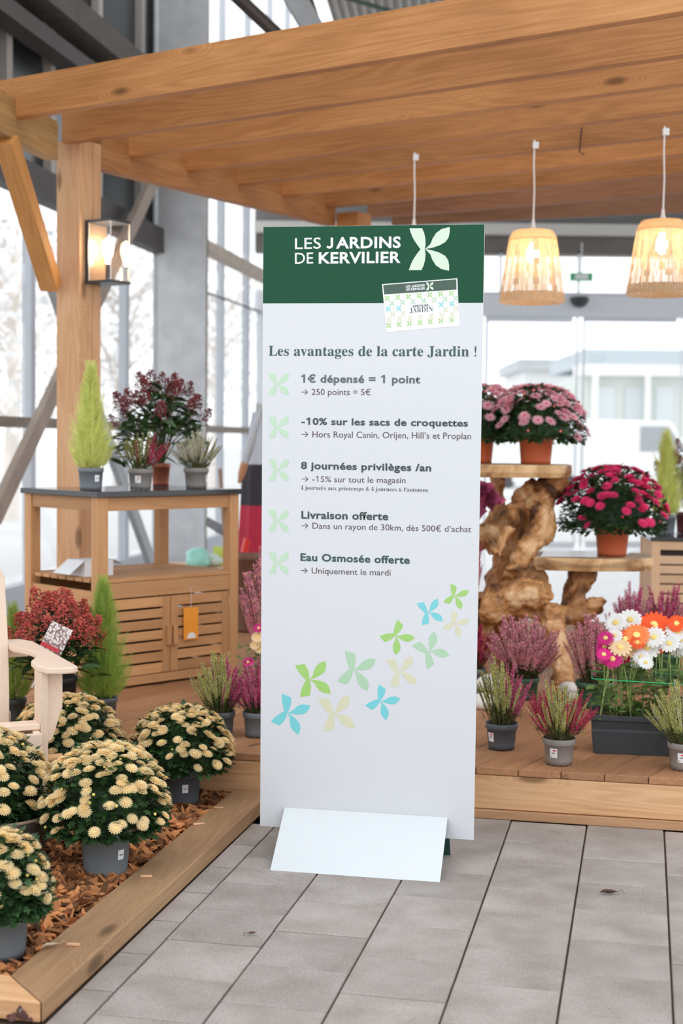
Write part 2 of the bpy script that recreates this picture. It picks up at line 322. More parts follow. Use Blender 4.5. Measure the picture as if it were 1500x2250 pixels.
# ------------------------------------------------------------ pergola
PK = 1.06; PA = R(32.7); PT = V((sin(PA), cos(PA), 0)); PR = V((cos(PA), -sin(PA), 0))
def pg(x, y, z): return CP + (V((x, y, z))-CP)*PK
A0 = pg(-1.135, 7.36, 2.70); zpb = A0.z; zrf = pg(0, 0, 2.80).z
def pln(s, z): v = A0+PT*s; return V((v.x, v.y, z))
C0 = pln(-.34, DZ)
perg = thing('pergola', V((C0.x, C0.y, DZ)), 0, 'orange brown timber pergola with thick rafters over the plant display', 'pergola')
a = .165
b = MB(); b.box(0, 0, 0, zrf-DZ, a*.5, a); b.box(0, a*.5+.002, 0, zrf-DZ, a, a)
post_c = C0; xz = frame(post_c, post_c+V((0, 0, 1)), up=PT)   # own X up, Z along PT, Y = Z x X
b = MB(); b.box(0, 0, 0, zpb+.10-DZ, a*.56, a)
ys = xz.to_3x3().col[1]; sgn = 1 if ys.dot(-PR) > 0 else -1
b = MB(); y0, y1 = (0, a) if sgn > 0 else (-a, 0); b.box(0, y0, 0, zpb+.13-DZ, y1, a*.60); b.put('post', W_POST, perg, xz, bevel=.004)
b = MB(); b.box(0, y0, a*.60+.003, zpb+.13-DZ, y1, a); b.put('post', W_POST, perg, xz, bevel=.004)
# inner side beam with its far post
board('beam', pln(-.34+a, zpb), pln(2.12, zpb), .07, .205, W_PERG, perg, y0=0)
fp = pln(2.12, DZ); board('post', fp+PR*.09, V((fp.x, fp.y, zrf-.02))+PR*.09, .17, .17, W_PERG, perg, up=PT)
# near side beam, parallel to the paving
q1 = onz(128, 352, zpb); q0 = onz(0, 291, zpb); dq = (q0-q1).normalized()
board('beam', q1, q1+dq*1.7, .075, .195, wood('stained_beam', (.52, .31, .12), (.27, .15, .055)), perg, y0=-.075)
# rafters: left ends measured, all running down-right
ends = [(-1.56-.30*.842, 6.71-.225+.30*.54)]+[(-1.44+.012, 7.04)]
lefts = {2: (135, 314), 3: (268, 345), 4: (388, 378), 5: (500, 407), 6: (600, 432), 7: (696, 457)}
def raft(p0, L, wd=.058, h=.182, mat=W_PERG, d=PR): return board('rafter', p0, p0+d*L, wd, h, mat, perg, y0=0)
p1 = onz(30, 259, zrf); raft(p1-PR*.32, 4.9, h=.19)
rp = {}
for k, (x, y) in lefts.items():
    rp[k] = onz(x, y, zrf); raft(rp[k], 4.7)
d70 = V((cos(R(20)), -sin(R(20)), 0))
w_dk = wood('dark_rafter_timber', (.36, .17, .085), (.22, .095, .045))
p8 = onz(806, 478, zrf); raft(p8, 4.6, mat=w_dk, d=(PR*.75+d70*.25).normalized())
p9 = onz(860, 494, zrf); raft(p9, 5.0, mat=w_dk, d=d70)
# brace from the near beam to the post
ba = onz(30, 305, zpb); ba = q1+dq*((ba-q1).dot(dq)+0.0); bb = onpl(128, 622, V((C0.x, C0.y, 0))-PR*.04, VV)
ba2 = ba+V((0, 0, .02))
board('brace', ba2, bb, .10, .075, wood('brace_timber', (.70, .34, .105), (.50, .21, .05)), perg, up=dq, y0=-.075, bevel=.004)
tie = onpl(1275, 287, rp[5], PR.cross(V((0, 0, 1))))
b = MB(); b.tube([tie+V((0, -.03, .01)), tie+V((-.008, -.03, -.115)), tie+V((.018, -.03, -.13))], .0035, 6)
b.put('cable_tie', plain('black_plastic', (.015, .015, .015), .4), perg)

# ------------------------------------------------------------ pendant lamps
CORD = plain('white_cord', (.85, .84, .82), .4, 0, .03)
RAF = plain('woven_seagrass', (.74, .54, .34), .8, 0, .25, 40, trans=.35)
RAF2 = plain('woven_seagrass_open', (.80, .62, .43), .8, 0, .2, 40, trans=.35)
BULB = plain('lamp_bulb', (1, .9, .75), .3, emit=(1, .74, .45), es=48)
pn = PR.cross(V((0, 0, 1)))
def pendant(px, ytop, ylow, Y, label, group, hs=1.0):
    top = ony(px, ytop+12, Y); z_t = ony(px, ylow[0], Y).z; z_b = ony(px, ylow[1], Y).z; H = z_t-z_b
    base = V((top.x, top.y, z_b))
    t = thing('pendant_lamp', base, 0, label, 'lamp', group)
    MWt = M.Translation(base)
    b = MB(); L_ = top.z-z_b; b.tube([(0, 0, H+.03), (.003, 0, H+.03+(L_-H)*.4), (-.002, 0, H+.03+(L_-H)*.7), (0, 0, L_+.01)], .0045, 8); b.put('cord', CORD, t, MWt)
    b = MB(); b.lathe([(.001, H+.062), (.008, H+.06), (.010, H+.03), (.020, H+.004), (.028, H-.002), (.001, H-.004)], 16); b.put('cord_grip', CORD, t, MWt, smooth=True)
    b = MB(); b.box(-.010, -.010, L_-.035, .022, .012, L_+.0); b.put('cable_clip', CORD, t, MWt, bevel=.002)
    rt, rb_ = .115*hs, .173*hs
    def rad(z):
        f = 1-z/H; return (rt+(rb_-rt)*f**.85) if z < H*.9 else rt+(rb_-rt)*.1**.85-(z-H*.9)/(H*.1)*.022*1.0
    # solid woven bands at top and bottom
    b = MB(); n = 72
    def band(z0, z1, rows):
        for k in range(rows):
            z = z0+(z1-z0)*(k+.5)/rows; h = (z1-z0)/rows*.56
            for j in range(n):
                a0, a1 = 2*pi*j/n, 2*pi*(j+1)/n; o = .0022 if (j+k) % 2 else -.0012; r_ = rad(z)+o
                b.add([(r_*cos(a0), r_*sin(a0), z-h), (r_*cos(a1), r_*sin(a1), z-h), ((rad(z)+o)*cos(a1), (rad(z)+o)*sin(a1), z+h), (r_*cos(a0), r_*sin(a0), z+h)], [(0, 1, 2, 3)])
    band(0, H*.13, 7); band(H*.86, H, 8)
    vs = [(0, 0, H)]+[((rt-.022)*cos(2*pi*j/36), (rt-.022)*sin(2*pi*j/36), H) for j in range(36)]; b.add(vs, [(0, j+1, (j+1) % 36+1) for j in range(36)])
    b.put('woven_band', RAF, t, MWt)
    # open weave: uprights and thin hoops
    b = MB(); zs = [H*.12+(H*.75)*k/30 for k in range(31)]
    for k, z in enumerate(zs):
        b_ = .0017; pts = 60
        for j in range(pts):
            a0, a1 = 2*pi*j/pts, 2*pi*(j+1)/pts; r_ = rad(z)
            b.add([(r_*cos(a0), r_*sin(a0), z-b_), (r_*cos(a1), r_*sin(a1), z-b_), (r_*cos(a1), r_*sin(a1), z+b_), (r_*cos(a0), r_*sin(a0), z+b_)], [(0, 1, 2, 3)])
    for j in range(84):
        a0 = 2*pi*(j+rnd.uniform(-.2, .2))/84; wv = .0008 if j % 9 else .005
        r_ = random.Random(j)
        for k in range(8):
            z0, z1 = H*(.12+.75*k/8), H*(.12+.75*(k+1)/8); ra_, rb2 = rad(z0)+.001, rad(z1)+.001
            wv2 = wv*(1 if r_.random() > .3 else 3.2)
            da0, da1 = wv2/ra_, wv2/rb2
            b.add([(ra_*cos(a0-da0), ra_*sin(a0-da0), z0), (ra_*cos(a0+da0), ra_*sin(a0+da0), z0), (rb2*cos(a0+da1), rb2*sin(a0+da1), z1), (rb2*cos(a0-da1), rb2*sin(a0-da1), z1)], [(0, 1, 2, 3)])
    b.put('open_weave', RAF2, t, MWt)
    b = MB(); zc = H*.70; b.lathe([(.001, zc-.055), (.018, zc-.05), (.031, zc-.03), (.034, zc-.008), (.028, zc+.018), (.016, zc+.04), (.014, zc+.05)], 18); b.put('bulb', BULB, t, MWt, smooth=True)
    b = MB(); b.tube([(0, 0, zc+.05), (0, 0, H)], .018, 12); b.put('socket', CORD, t, MWt)
    return t
def praft(px, py=300, k=5):   # where the ray of the cord meets rafter k's front face
    p = onpl(px, py, rp[k]-pn*0, pn); return p.y-.012
pendant(911, 327, (505, 668), praft(911, 330), 'woven seagrass pendant lamp mostly hidden behind the top of the sign', 'woven pendant lamps')
pendant(1174, 300, (508, 665), praft(1175, 305), 'woven seagrass pendant lamp hanging just right of the sign', 'woven pendant lamps')
pendant(1460, 270, (486, 648), praft(1461, 275), 'woven seagrass pendant lamp cut by the right picture edge', 'woven pendant lamps', 1.02)

# ------------------------------------------------------------ wall lantern on the post
LC = pln(-.34+.04, 0)+PR*.002; z0 = ony(238, 612, 7.3).z; z1 = ony(238, 468, 7.3).z
lt = thing('wall_lantern', V((LC.x, LC.y, z0)), 0, 'dark metal box lantern with clear glass and a glowing bulb on the pergola post', 'lamp')
lm = M.Translation((LC.x, LC.y, z0)) @ M((PR, PT, V((0, 0, 1)))).transposed().to_4x4(); LH = z1-z0; LL = .18; LWd = .155
ANTH = plain('anthracite_metal', (.05, .058, .068), .35, .3, .05); GLOWI = plain('lantern_inner_glow', (.45, .30, .20), .3, .5, .1)
b = MB(); b.box(0, 0, 0, .018, LWd, LH); b.put('back_plate', ANTH, lt, lm, bevel=.001)
b = MB(); b.box(.018, 0, LH-.014, LL, LWd, LH); b.put('top_plate', ANTH, lt, lm, bevel=.001)
b = MB(); b.box(.018, 0, 0, LL, LWd, .014); b.put('bottom_plate', ANTH, lt, lm, bevel=.001)
b = MB(); b.box(.019, .01, .016, .021, LWd-.01, LH-.016); b.put('glow_plate', GLOWI, lt, lm)  # copper tone paints the bulb's glow on the dark back plate
LG = glass('lantern_glass', alpha=.04); EDG = plain('glass_edge', (.85, .80, .72), .3)
for x0, y0_, x1, y1_ in ((.022, .004, LL-.006, .007), (.022, LWd-.007, LL-.006, LWd-.004), (LL-.006, .007, LL-.003, LWd-.007)):
    b = MB(); b.box(x0, y0_, .014, x1, y1_, LH-.014); b.put('glass_panel', LG, lt, lm)
for x, y in ((LL-.005, .005), (LL-.005, LWd-.005), (.024, .005)):
    b = MB(); b.box(x-.0022, y-.0022, .014, x+.0022, y+.0022, LH-.014); b.put('glass_edge', EDG, lt, lm)
b = MB(); b.tube([(.09, .078, .014), (.09, .078, .105)], .0125, 12); b.put('socket', ANTH, lt, lm)
b = MB(); zc = .165; T = M.Translation((.09, .078, 0)); b.lathe([(.011, .105), (.014, .125), (.026, .165), (.031, .195), (.024, .228), (.001, .245)], 18, m=T); b.put('bulb', BULB, lt, lm, smooth=True)


# ------------------------------------------------------------ deck
DV0 = 5.05; DV1 = 9.4; DU0 = -3.4; DU1 = 2.6
dk = thing('wooden_deck', uv(-.5, DV0, 0), 0, 'low timber deck platform with diagonal boards under the pergola', 'deck')
def clip(poly, p, n):
    out = []
    for i in range(len(poly)):
        a, c = poly[i], poly[(i+1) % len(poly)]; da, dc = (a-p).dot(n), (c-p).dot(n)
        if da >= 0: out.append(a)
        if da*dc < 0: out.append(a+(c-a)*(da/(da-dc)))
    return out
bd = V((sin(R(31.5)), cos(R(31.5)), 0)); bn = V((bd.y, -bd.x, 0)); BW = .143
J0 = onz(1331, 1699, DZ).dot(bn)
for k in range(-32, 32):
    n0 = J0+BW*k; ctr = bn*(n0+.0025)
    poly = [bn*(n0+.0019)-bd*2, bn*(n0+BW-.0019)-bd*2, bn*(n0+BW-.0019)+bd*14, bn*(n0+.0019)+bd*14]
    for p, nn in ((uv(0, DV0+.0), VV), (uv(0, DV1), -VV), (uv(DU0, 0), UU), (uv(DU1, 0), -UU)):
        poly = clip(poly, p, nn)
        if len(poly) < 3: break
    if len(poly) < 3: continue
    mw = frame(bn*(n0+BW/2)+bd*5, bn*(n0+BW/2)+bd*6); iv = mw.inverted(); n = len(poly)
    # own X along the board, cut square below
    vs = [iv @ V((p.x, p.y, DZ-.026)) for p in poly]+[iv @ V((p.x, p.y, DZ+rnd.uniform(-.0004, .0004))) for p in poly]
    fs = [tuple(range(n))[::-1], tuple(range(n, 2*n))]+[(i, (i+1) % n, n+(i+1) % n, n+i) for i in range(n)]
    put('deck_board', mesh('deck_board', vs, fs, W_DECK), dk, mw, bevel=.0025)
board('fascia_board', uv(DU0, DV0, .034), uv(DU1, DV0, .034), .03, DZ-.062, W_FASC, dk, y0=.003)
b = MB(); b.box(DU0+.01, DV0+.012, DZ-.03, DU1-.01, DV0+.05, DZ-.0265, m=m12); b.put('gap_shade_strip', MC['joint_sand_gap_shade'], dk)  # dark strip under the boards paints the shade in their gaps
board('plinth_board', uv(DU0, DV0-.012, 0), uv(DU1, DV0-.012, 0), .045, .032, wood('plinth_timber', (.55, .32, .17), (.38, .19, .09)), dk, y0=.004)
b = MB()
for q in (DU0+.05, -1.3, .6, DU1-.1):
    b.box(q, DV0+.06, 0, q+.06, DV1-.05, DZ-.03, m=m12)
b.put('joist', W_DECK, dk)

# ------------------------------------------------------------ timber edging of the bark bed
ez = .052
ic = uv(-1.474, 3.145); oc = uv(-1.332, 3.007)
def prism(poly, z0, z1, mw):
    iv = mw.inverted(); n = len(poly)
    vs = [iv @ V((p.x, p.y, z0)) for p in poly]+[iv @ V((p.x, p.y, z1)) for p in poly]
    return vs, [tuple(range(n))[::-1], tuple(range(n, 2*n))]+[(i, (i+1) % n, n+(i+1) % n, n+i) for i in range(n)]
mw = frame(uv(-1.4, 3.0), uv(-1.4, 5.0)); vs, fs = prism([oc, uv(-1.325, 5.035), uv(-1.467, 5.035), ic], 0, ez, mw)
tag(put('edging_timber', mesh('edging_timber', vs, fs, W_EDGE), None, mw, bevel=.004), 'long thick brown timber edging running back beside the paving to the deck', 'timber')
mw = frame(uv(-3.0, 3.0), uv(-1.4, 3.0)); g = UU*-.004
e2 = thing('edging_timber', uv(-2.2, 3.08), 0, 'short mitred timber edging at the lower left corner with a screw', 'timber')
vs, fs = prism([uv(-3.2, 3.007), oc+g, ic+g, uv(-3.2, 3.145)], 0, ez-.002, mw)
put('timber', mesh('timber', vs, fs, W_FASC), e2, mw, bevel=.004)
c = onpl(49, 2222, oc, VV); b = MB(); b.lathe([(.001, .004), (.006, .003), (.007, 0)], 12, m=M.Translation(c) @ M.Rotation(pi/2, 4, 'X')); b.put('screw', STEEL, e2)
c = uv(-1.40, 2.995)
c = onz(45, 2243, .0)
b = MB(); q = random.Random(5)
for k in range(26):
    p = V((q.gauss(0, .012), q.gauss(0, .006), abs(q.gauss(.010, .008)))); rr = q.uniform(.004, .009)
    b.lathe([(.0005, -rr*.8), (rr, -rr*.2), (rr*.8, rr*.5), (.0005, rr)], 6, m=M.Translation(c+p))
tag(b.put('dried_clump', plain('dried_plant', (.13, .06, .05), .9)), 'dried brown plant clump lying against the front timber', 'plant debris', kind=None)

# bark mulch
BARK = plain('bark_chip', (.37, .15, .052), .8, 0, .62, 25, bump=.5, island=True)
b = MB(); q = random.Random(3)
def chip(b, c, q, s=1.0, i=0):
    L_, W_, H_ = q.uniform(.016, .065)*s, q.uniform(.008, .024)*s, q.uniform(.003, .010)*s
    m = M.Translation(c) @ M.Rotation(q.uniform(0, 2*pi), 4, 'Z') @ M.Rotation(q.gauss(0, .4), 4, 'Y') @ M.Rotation(q.gauss(0, .6), 4, 'X')
    vs = [V(v)+V((q.uniform(-.25, .25)*L_, q.uniform(-.3, .3)*W_, q.uniform(-.3, .3)*H_)) for v in bxv(-L_/2, -W_/2, -H_/2, L_/2, W_/2, H_/2)]
    b.add(vs, BF, i, m)
for k in range(9500):
    u_, v_ = q.uniform(-2.75, -1.475), q.uniform(3.16, 5.03)
    hz = .012+.022*noise.noise(V((u_*3, v_*3, 0)))+.014*min(1, (-1.47-u_)*6)+q.uniform(-.010, .020)
    chip(b, uv(u_, v_, max(.004, hz)), q)
mulch = b.put('bark_mulch', BARK); tag(mulch, 'loose reddish brown bark chip mulch filling the planting bed', 'mulch', kind='stuff')
PCH = plain('pale_chip', (.72, .42, .24), .8, 0, .15, 30)
for x, y, lab in ((160, 1925, 'pale wood chip lying mid way on the long timber edging'), (160, 2075, 'small orange chip on the long timber near its lower end'), (437, 1810, 'two toned chip on the long timber near the sign'), (480, 1775, 'flat bark chip on the long timber edge beside the deck')):
    p = onz(322 if y == 1925 else x, y, ez+.004); bb_ = MB(); qq = random.Random(x+y)
    L_, W_ = .034, .007; vs = [V(v)+V((qq.uniform(-.004, .004), qq.uniform(-.002, .002), 0)) for v in bxv(-L_/2, -W_/2, -.003, L_/2, W_/2, .003)]
    bb_.add(vs, BF); tag(bb_.put('wood_chip', PCH, None, M.Translation(p) @ M.Rotation(qq.uniform(-.3, .5), 4, 'Z'), bevel=.001), lab, 'wood chip', 'stray chips on the timber edging')
def curl_leaf(name, px, py, z, s, lab, col, rz):
    p = onz(px, py, z); b = MB(); n = 9; vs = []
    for k in range(n):
        t = k/(n-1); wv = .28*sin(pi*min(1, t*1.1))*s+.001
        for j in (-1, 0, 1): vs.append(((t-.5)*s, j*wv*.6, .006+abs(j)*wv*.55+.10*s*(t-.5)**2+.02*s*sin(9*t)))
    fs = [(k*3+j, k*3+j+1, k*3+j+4, k*3+j+3) for k in range(n-1) for j in range(2)]
    b.add(vs, fs); b.tube([(.5*s, 0, .006+.03*s), (.66*s, .06*s, .05*s+.012), (.78*s, .02*s, .03*s)], .0008, 5)
    tag(b.put(name, plain(name+lab[:6], col, .8, 0, .3, 60), None, M.Translation(p) @ M.Rotation(rz, 4, 'Z'), smooth=True), lab, 'leaf')
curl_leaf('dry_leaf', 1338, 1966, 0, .06, 'curled dark brown dry leaf on the right hand paving', (.09, .045, .03), 0.1)
curl_leaf('dry_leaf', 552, 2056, 0, .028, 'small brown dry leaf with stalk on paving below the sign', (.17, .08, .05), 3.3)
curl_leaf('dry_leaf', 112, 2085, ez, .055, 'pale wrinkled dead leaf on the lower end of the long timber', (.38, .28, .19), 0.6)

# ------------------------------------------------------------ the sign
SY = R(-10.583); SL = R(1.712); SRo = -.00564; SW = .702; SH = 1.943
rt_ = V((cos(SY), sin(SY), 0)); nn_ = V((-sin(SY), cos(SY), 0)); up_ = V((0, 0, 1))*cos(SL)-nn_*sin(SL)
X_ = rt_*cos(SRo)+up_*sin(SRo); Z_ = -rt_*sin(SRo)+up_*cos(SRo); Y_ = Z_.cross(X_)
PB = V((.08759, 4.55, .08096)); PM = M.Translation(PB) @ M((X_, Y_, Z_)).transposed().to_4x4(); PMi = PM.inverted()
sg = thing('advertising_sign', V((PB.x, PB.y, 0)), SY, 'tall white and green garden shop loyalty card sign standing on a folded plate foot', 'sign')
GL = dict(rough=.22, coat=.35)
PWH = plain('sign_white', (.69, .705, .74), var=.0, **GL); PGR = plain('sign_green', (.006, .075, .035), var=.0, rough=.3, coat=.0); PGR.node_tree.nodes['Principled BSDF'].inputs['Specular IOR Level'].default_value = .22
b = MB(); b.box(-SW/2, 0, 0, SW/2, .008, SH); panel = b.put('panel', PWH, sg, PM, bevel=.0008)
def S(px, py):
    v = PMi @ onpl(px, py, PB, Y_); return v.x, v.z
def flat(name, polys, mat, d=.0006, par=panel):
    b = MB()
    for poly in polys:
        n = len(poly); b.add([(x, -d, z) for x, z in poly]+[(x, -.0001, z) for x, z in poly], [tuple(range(n))]+[(i, n+i, n+(i+1) % n, (i+1) % n) for i in range(n)])
    o = b.put(name, mat, par, PM); return o
gz = S(820, 666)[1]
flat('header_band', [[(-SW/2+.0005, gz), (SW/2-.0005, gz), (SW/2-.0005, SH-.0005), (-SW/2+.0005, SH-.0005)]], PGR, .0005)
def bez(p0, p1, p2, n=6):
    return [((1-t)**2*p0[0]+2*t*(1-t)*p1[0]+t*t*p2[0], (1-t)**2*p0[1]+2*t*(1-t)*p1[1]+t*t*p2[1]) for t in [k/n for k in range(n+1)]]
def kpolys():
    lt_ = [(0, .98), (.04, .87), (.09, .76), (.15, .67), (.21, .59), (.285, .5), (.385, .5), (.41, .6), (.40, .75), (.365, .88), (.315, .98)]
    rt2 = [(.385, .5), (.45, .545), (.53, .62), (.585, .75), (.67, .87), (.80, .955), (1, 1), (1.0, .88), (.975, .76), (.90, .66), (.76, .585), (.58, .53)]
    ps = [lt_, rt2]; return ps+[[(x, 1-y) for x, y in p][::-1] for p in ps]
KP = kpolys()
def ktr(cx, cz, s, rot, asp=1.067):   # centre node (.385,.5)
    out = []
    for p in KP:
        q_ = []
        for x, y in p:
            a, c_ = (x-.385)*s/asp, (y-.5)*s
            q_.append((cx+a*cos(rot)+c_*sin(rot), cz-a*sin(rot)+c_*cos(rot)))
        out.append(q_)
    return out
PXM = SW/478.0   # metres per photo pixel on the panel, near enough for mark sizes
c = S(932.5, 547.5); flat('logo', ktr(c[0], c[1], 93*.001447, 0), plain('logo_mint', (.66, .80, .63), var=0, **GL), .0011)
LG_ = plain('bullet_mint', (.52, .71, .52), var=0, **GL)
for y0_, y1_ in ((820, 868), (915, 963), (1008, 1057), (1120, 1169), (1213, 1262)):
    c = S(607, (y0_+y1_)/2); flat('bullet_mark', ktr(c[0], c[1], (y1_-y0_)*.00148, 0, 1.09), LG_)
KC = {'g': plain('mark_green', (.36, .62, .17), var=0, **GL), 'c': plain('mark_cyan', (.19, .62, .68), var=0, **GL), 'y': plain('mark_beige', (.68, .67, .48), var=0, **GL), 's': plain('mark_sage', (.43, .64, .44), var=0, **GL)}
for cx, cy, rot, s_, cl in ((1285, 790, 21, 128, 'g'), (1113, 900, -14, 145, 'c'), (1285, 965, 28.5, 129, 'y'), (905, 1045, 46.5, 166, 'g'), (1118, 1155, -34, 178, 's'), (925, 1285, -9.7, 180, 'y'), (350, 1333, -9.7, 214, 'g'), (632, 1268, 13.8, 214, 's'), (208, 1545, 21.5, 208, 'c'), (502, 1555, -10, 216, 'y'), (808, 1468, 32, 170, 'c')):
    c = S(560+cx*.34, 1040+cy*.34); flat('leaf_mark', ktr(c[0], c[1], s_*.34*.00150, R(rot)), KC[cl])
def mathb(s):
    o = ''
    for ch in s:
        if 'A' <= ch <= 'Z': o += chr(0x1D400+ord(ch)-65)
        elif 'a' <= ch <= 'z': o += chr(0x1D41A+ord(ch)-97)
        elif ch.isdigit(): o += chr(0x1D7CE+int(ch))
        else: o += ch
    return o
def lettering(s, pL, pR, cap, mat, off=0, caps='H', name='lettering', d=.0008, up=None):
    """text run whose baseline goes from pL to pR (photo pixels) with the given capital height in pixels"""
    def build(t):
        cu = bpy.data.curves.new('t', 'FONT'); cu.body = t; cu.size = 1; cu.offset = off; cu.resolution_u = 3; cu.space_character = 1+max(0, off)*2
        ob = bpy.data.objects.new('t', cu); C.objects.link(ob); bpy.context.view_layer.update()
        me = bpy.data.meshes.new_from_object(ob.evaluated_get(bpy.context.evaluated_depsgraph_get())); bpy.data.objects.remove(ob); bpy.data.curves.remove(cu); return me
    s = s.replace('1', chr(0x1D7E3)); caps = caps.replace('1', chr(0x1D7E3))
    ref = build(caps); h = max(v.co.y for v in ref.vertices); bpy.data.meshes.remove(ref)
    me = build(s); x0 = min(v.co.x for v in me.vertices); x1 = max(v.co.x for v in me.vertices)
    a = S(*pL); c = S(*pR); dx, dz = c[0]-a[0], c[1]-a[1]; L_ = sqrt(dx*dx+dz*dz); sx = L_/(x1-x0)
    ht = S(pL[0], pL[1]-cap)[1]-a[1]; sy = ht/h; ex_, ez_ = dx/L_, dz/L_
    for v in me.vertices:
        x = (v.co.x-x0)*sx; y = v.co.y*sy; v.co = (a[0]+x*ex_-y*ez_, -d, a[1]+x*ez_+y*ex_)
    me.materials.clear(); me.materials.append(mat); me.name = name
    return put(name, me, panel, PM)
TW = plain('print_white', (.85, .86, .88), var=0, **GL); TD = plain('print_dark', (.035, .055, .055), var=0, **GL); TG = plain('print_dark_green', (.02, .075, .07), var=0, **GL); TB = plain('print_brown', (.10, .06, .065), var=0, **GL)
lettering('LES', (648, 547.3), (705, 546), 24, TW, .004); lettering('ARDINS', (738, 545.4), (880, 544), 24.2, TW, .028)
flat('lettering', [[S(x, y) for x, y in ((726.3, 522), (731.6, 522), (731.6, 539), (730.5, 543), (727.5, 545.6), (723.8, 546.4), (720, 545.7), (716.7, 543), (719.8, 539.4), (722, 541.2), (724, 541.6), (726, 540.2), (726.3, 537.8))][::-1]], TW, .0008)
lettering('DE', (648, 579.6), (688, 578.8), 24, TW, .004); lettering('KERVILIER', (700, 578.4), (880, 577), 24, TW, .028)
lettering(mathb('Les avantages de la carte Jardin !'), (590, 781.5), (1046, 783), 21.5, TG, 0, mathb('L'))
lettering('1€ dépensé = 1 point', (661, 840), (923, 842), 17.5, plain('print_grey', (.09, .12, .12), var=0, **GL), .029, caps='1')
lettering('→ 250 points = 5€', (662, 867.5), (814, 868.5), 13.2, TB, .0, caps='5')
lettering('-10% sur les sacs de croquettes', (662, 932.8), (1027.7, 937), 15.6, TD, .029, caps='1')
lettering('→ Hors Royal Canin, Orijen, Hill’s et Proplan', (662.7, 960.5), (1034.7, 965), 13.5, TB, 0)
lettering('8 journées privilèges /an', (661, 1029.9), (947, 1035.4), 15.6, TD, .029, caps='8')
lettering('→ -15% sur tout le magasin', (662.7, 1058.3), (890.8, 1061.8), 13.2, TB, 0, caps='1')
lettering(mathb('4 journees aux printemps & 4 journees a l’automne'), (660, 1075.6), (940.7, 1081), 8.6, TD, -.012, mathb('l'))
for x, y in ((706.5, 1069.6), (877, 1073.6)):
    c = S(x, y); flat('accent', [[(c[0]-.0012, c[1]-.0012), (c[0]+.0004, c[1]-.0016), (c[0]+.0030, c[1]+.0022), (c[0]+.0008, c[1]+.0022)]], TD)
c = S(892, 1074); flat('accent', [[(c[0]-.003, c[1]+.0022), (c[0]-.0008, c[1]+.0022), (c[0]+.0012, c[1]-.0014), (c[0]-.0002, c[1]-.0014)]], TD)
lettering('Livraison offerte', (662, 1139), (852.7, 1142.6), 16.6, TD, .029)
lettering('→ Dans un rayon de 30km, dès 500€ d’achat', (662.7, 1161), (1035, 1169.6), 13, TB, 0)
lettering('Eau Osmosée offerte', (660, 1231.7), (900, 1238.6), 16.2, TG, .029)
lettering('→ Uniquement le mardi', (661, 1259.4), (857.9, 1265), 13, TB, 0)
# printed card
TLc, TRc, BRc, BLc = S(839, 624.5), S(1004.5, 611.5), S(1009, 716), S(849, 730)
flat('card_print', [[BLc, BRc, TRc, TLc]], TW, .0009)
def cq(u_, v_): return tuple((TLc[i]*(1-u_)+TRc[i]*u_)*(1-v_)+(BLc[i]*(1-u_)+BRc[i]*u_)*v_ for i in (0, 1))
flat('card_band', [[cq(.017, .215), cq(.983, .235), cq(.985, .02), cq(.015, .02)]], plain('card_green', (.03, .08, .05), var=0, **GL), .0012)
lettering('LES JARDINS', (891.5, 632.3), (933, 629), 5, TW, .03, d=.0016); lettering('DE KERVILIER', (892, 638.8), (934, 636), 5, TW, .03, d=.0016)
c = S(942, 629); flat('card_logo', ktr(c[0], c[1], 17*.00145, R(-3)), MC['logo_mint'], .0016)
lettering('KERVILIER', (907, 675.5), (942, 673), 5, TD, .02, d=.0014); lettering(mathb('JARDIN'), (900, 687.5), (951, 684), 10.5, TD, -.01, mathb('J'), d=.0014)
pols = {'g': [], 's': [], 'y': [], 'c': []}
for r_ in range(7):
    for k in range(14):
        v_ = .30+r_*.112; u_ = .045+k*.0715
        if v_ > .97 or ((r_+k) % 2 and r_ not in (0, 5)) or (r_ in (0, 5) and k % 2): continue
        if 2 <= r_ <= 3 and .27 < u_ < .70: continue
        cl = {0: 'g', 1: 's', 2: 'c', 3: 'y', 4: 'y', 5: 'g', 6: 's'}[r_]
        p_ = cq(u_, v_); pols[cl] += ktr(p_[0], p_[1], .0155, R(-4 if r_ % 2 == 0 else 176))
for k_, v_ in pols.items(): flat('card_pattern', v_, {'g': KC['g'], 's': KC['s'], 'y': KC['y'], 'c': KC['c']}[k_], .0012)
# folded plate foot
PLATE = plain('foot_plate_white', (.66, .70, .72), .35, 0, .02); PEDG = plain('foot_inner', (.03, .10, .09), .6)
fl, fr = onz(593, 1912, 0), onz(966, 1939, 0); n0 = -Y_*.003
tl_, tr_ = onpl(625, 1774, PB+n0, Y_), onpl(983, 1796, PB+n0, Y_)
def plate(name, q_, n_, th, mat):
    vs = [V(p_) for p_ in q_]+[V(p_)+n_*th for p_ in q_]; mwp = WM[sg.name]; iv = mwp.inverted()
    return put(name, mesh(name, [iv @ v for v in vs], BF, mat), sg, mwp, bevel=.0006)
pn_ = (fr-fl).cross(tl_-fl).normalized(); pn_ = pn_ if pn_.y > 0 else -pn_
plate('front_foot_plate', [fl, fr, tr_, tl_], pn_, .004, PLATE)
sh = Y_*.016; bk_ = nn_*.30
plate('rear_foot_plate', [fl+bk_, fr+bk_, tr_+sh, tl_+sh], V((0, -.7, -.3)).normalized(), .004, PEDG)
fc = [(fl+fr)/2, (fl+fr)/2+bk_]
plate('foot_base', [fl+nn_*.03+rt_*.02+V((0, 0, .001)), fr+nn_*.03-rt_*.02+V((0, 0, .001)), fr+bk_-nn_*.03-rt_*.02+V((0, 0, .001)), fl+bk_-nn_*.03+rt_*.02+V((0, 0, .001))], V((0, 0, 1)), .006, PEDG)
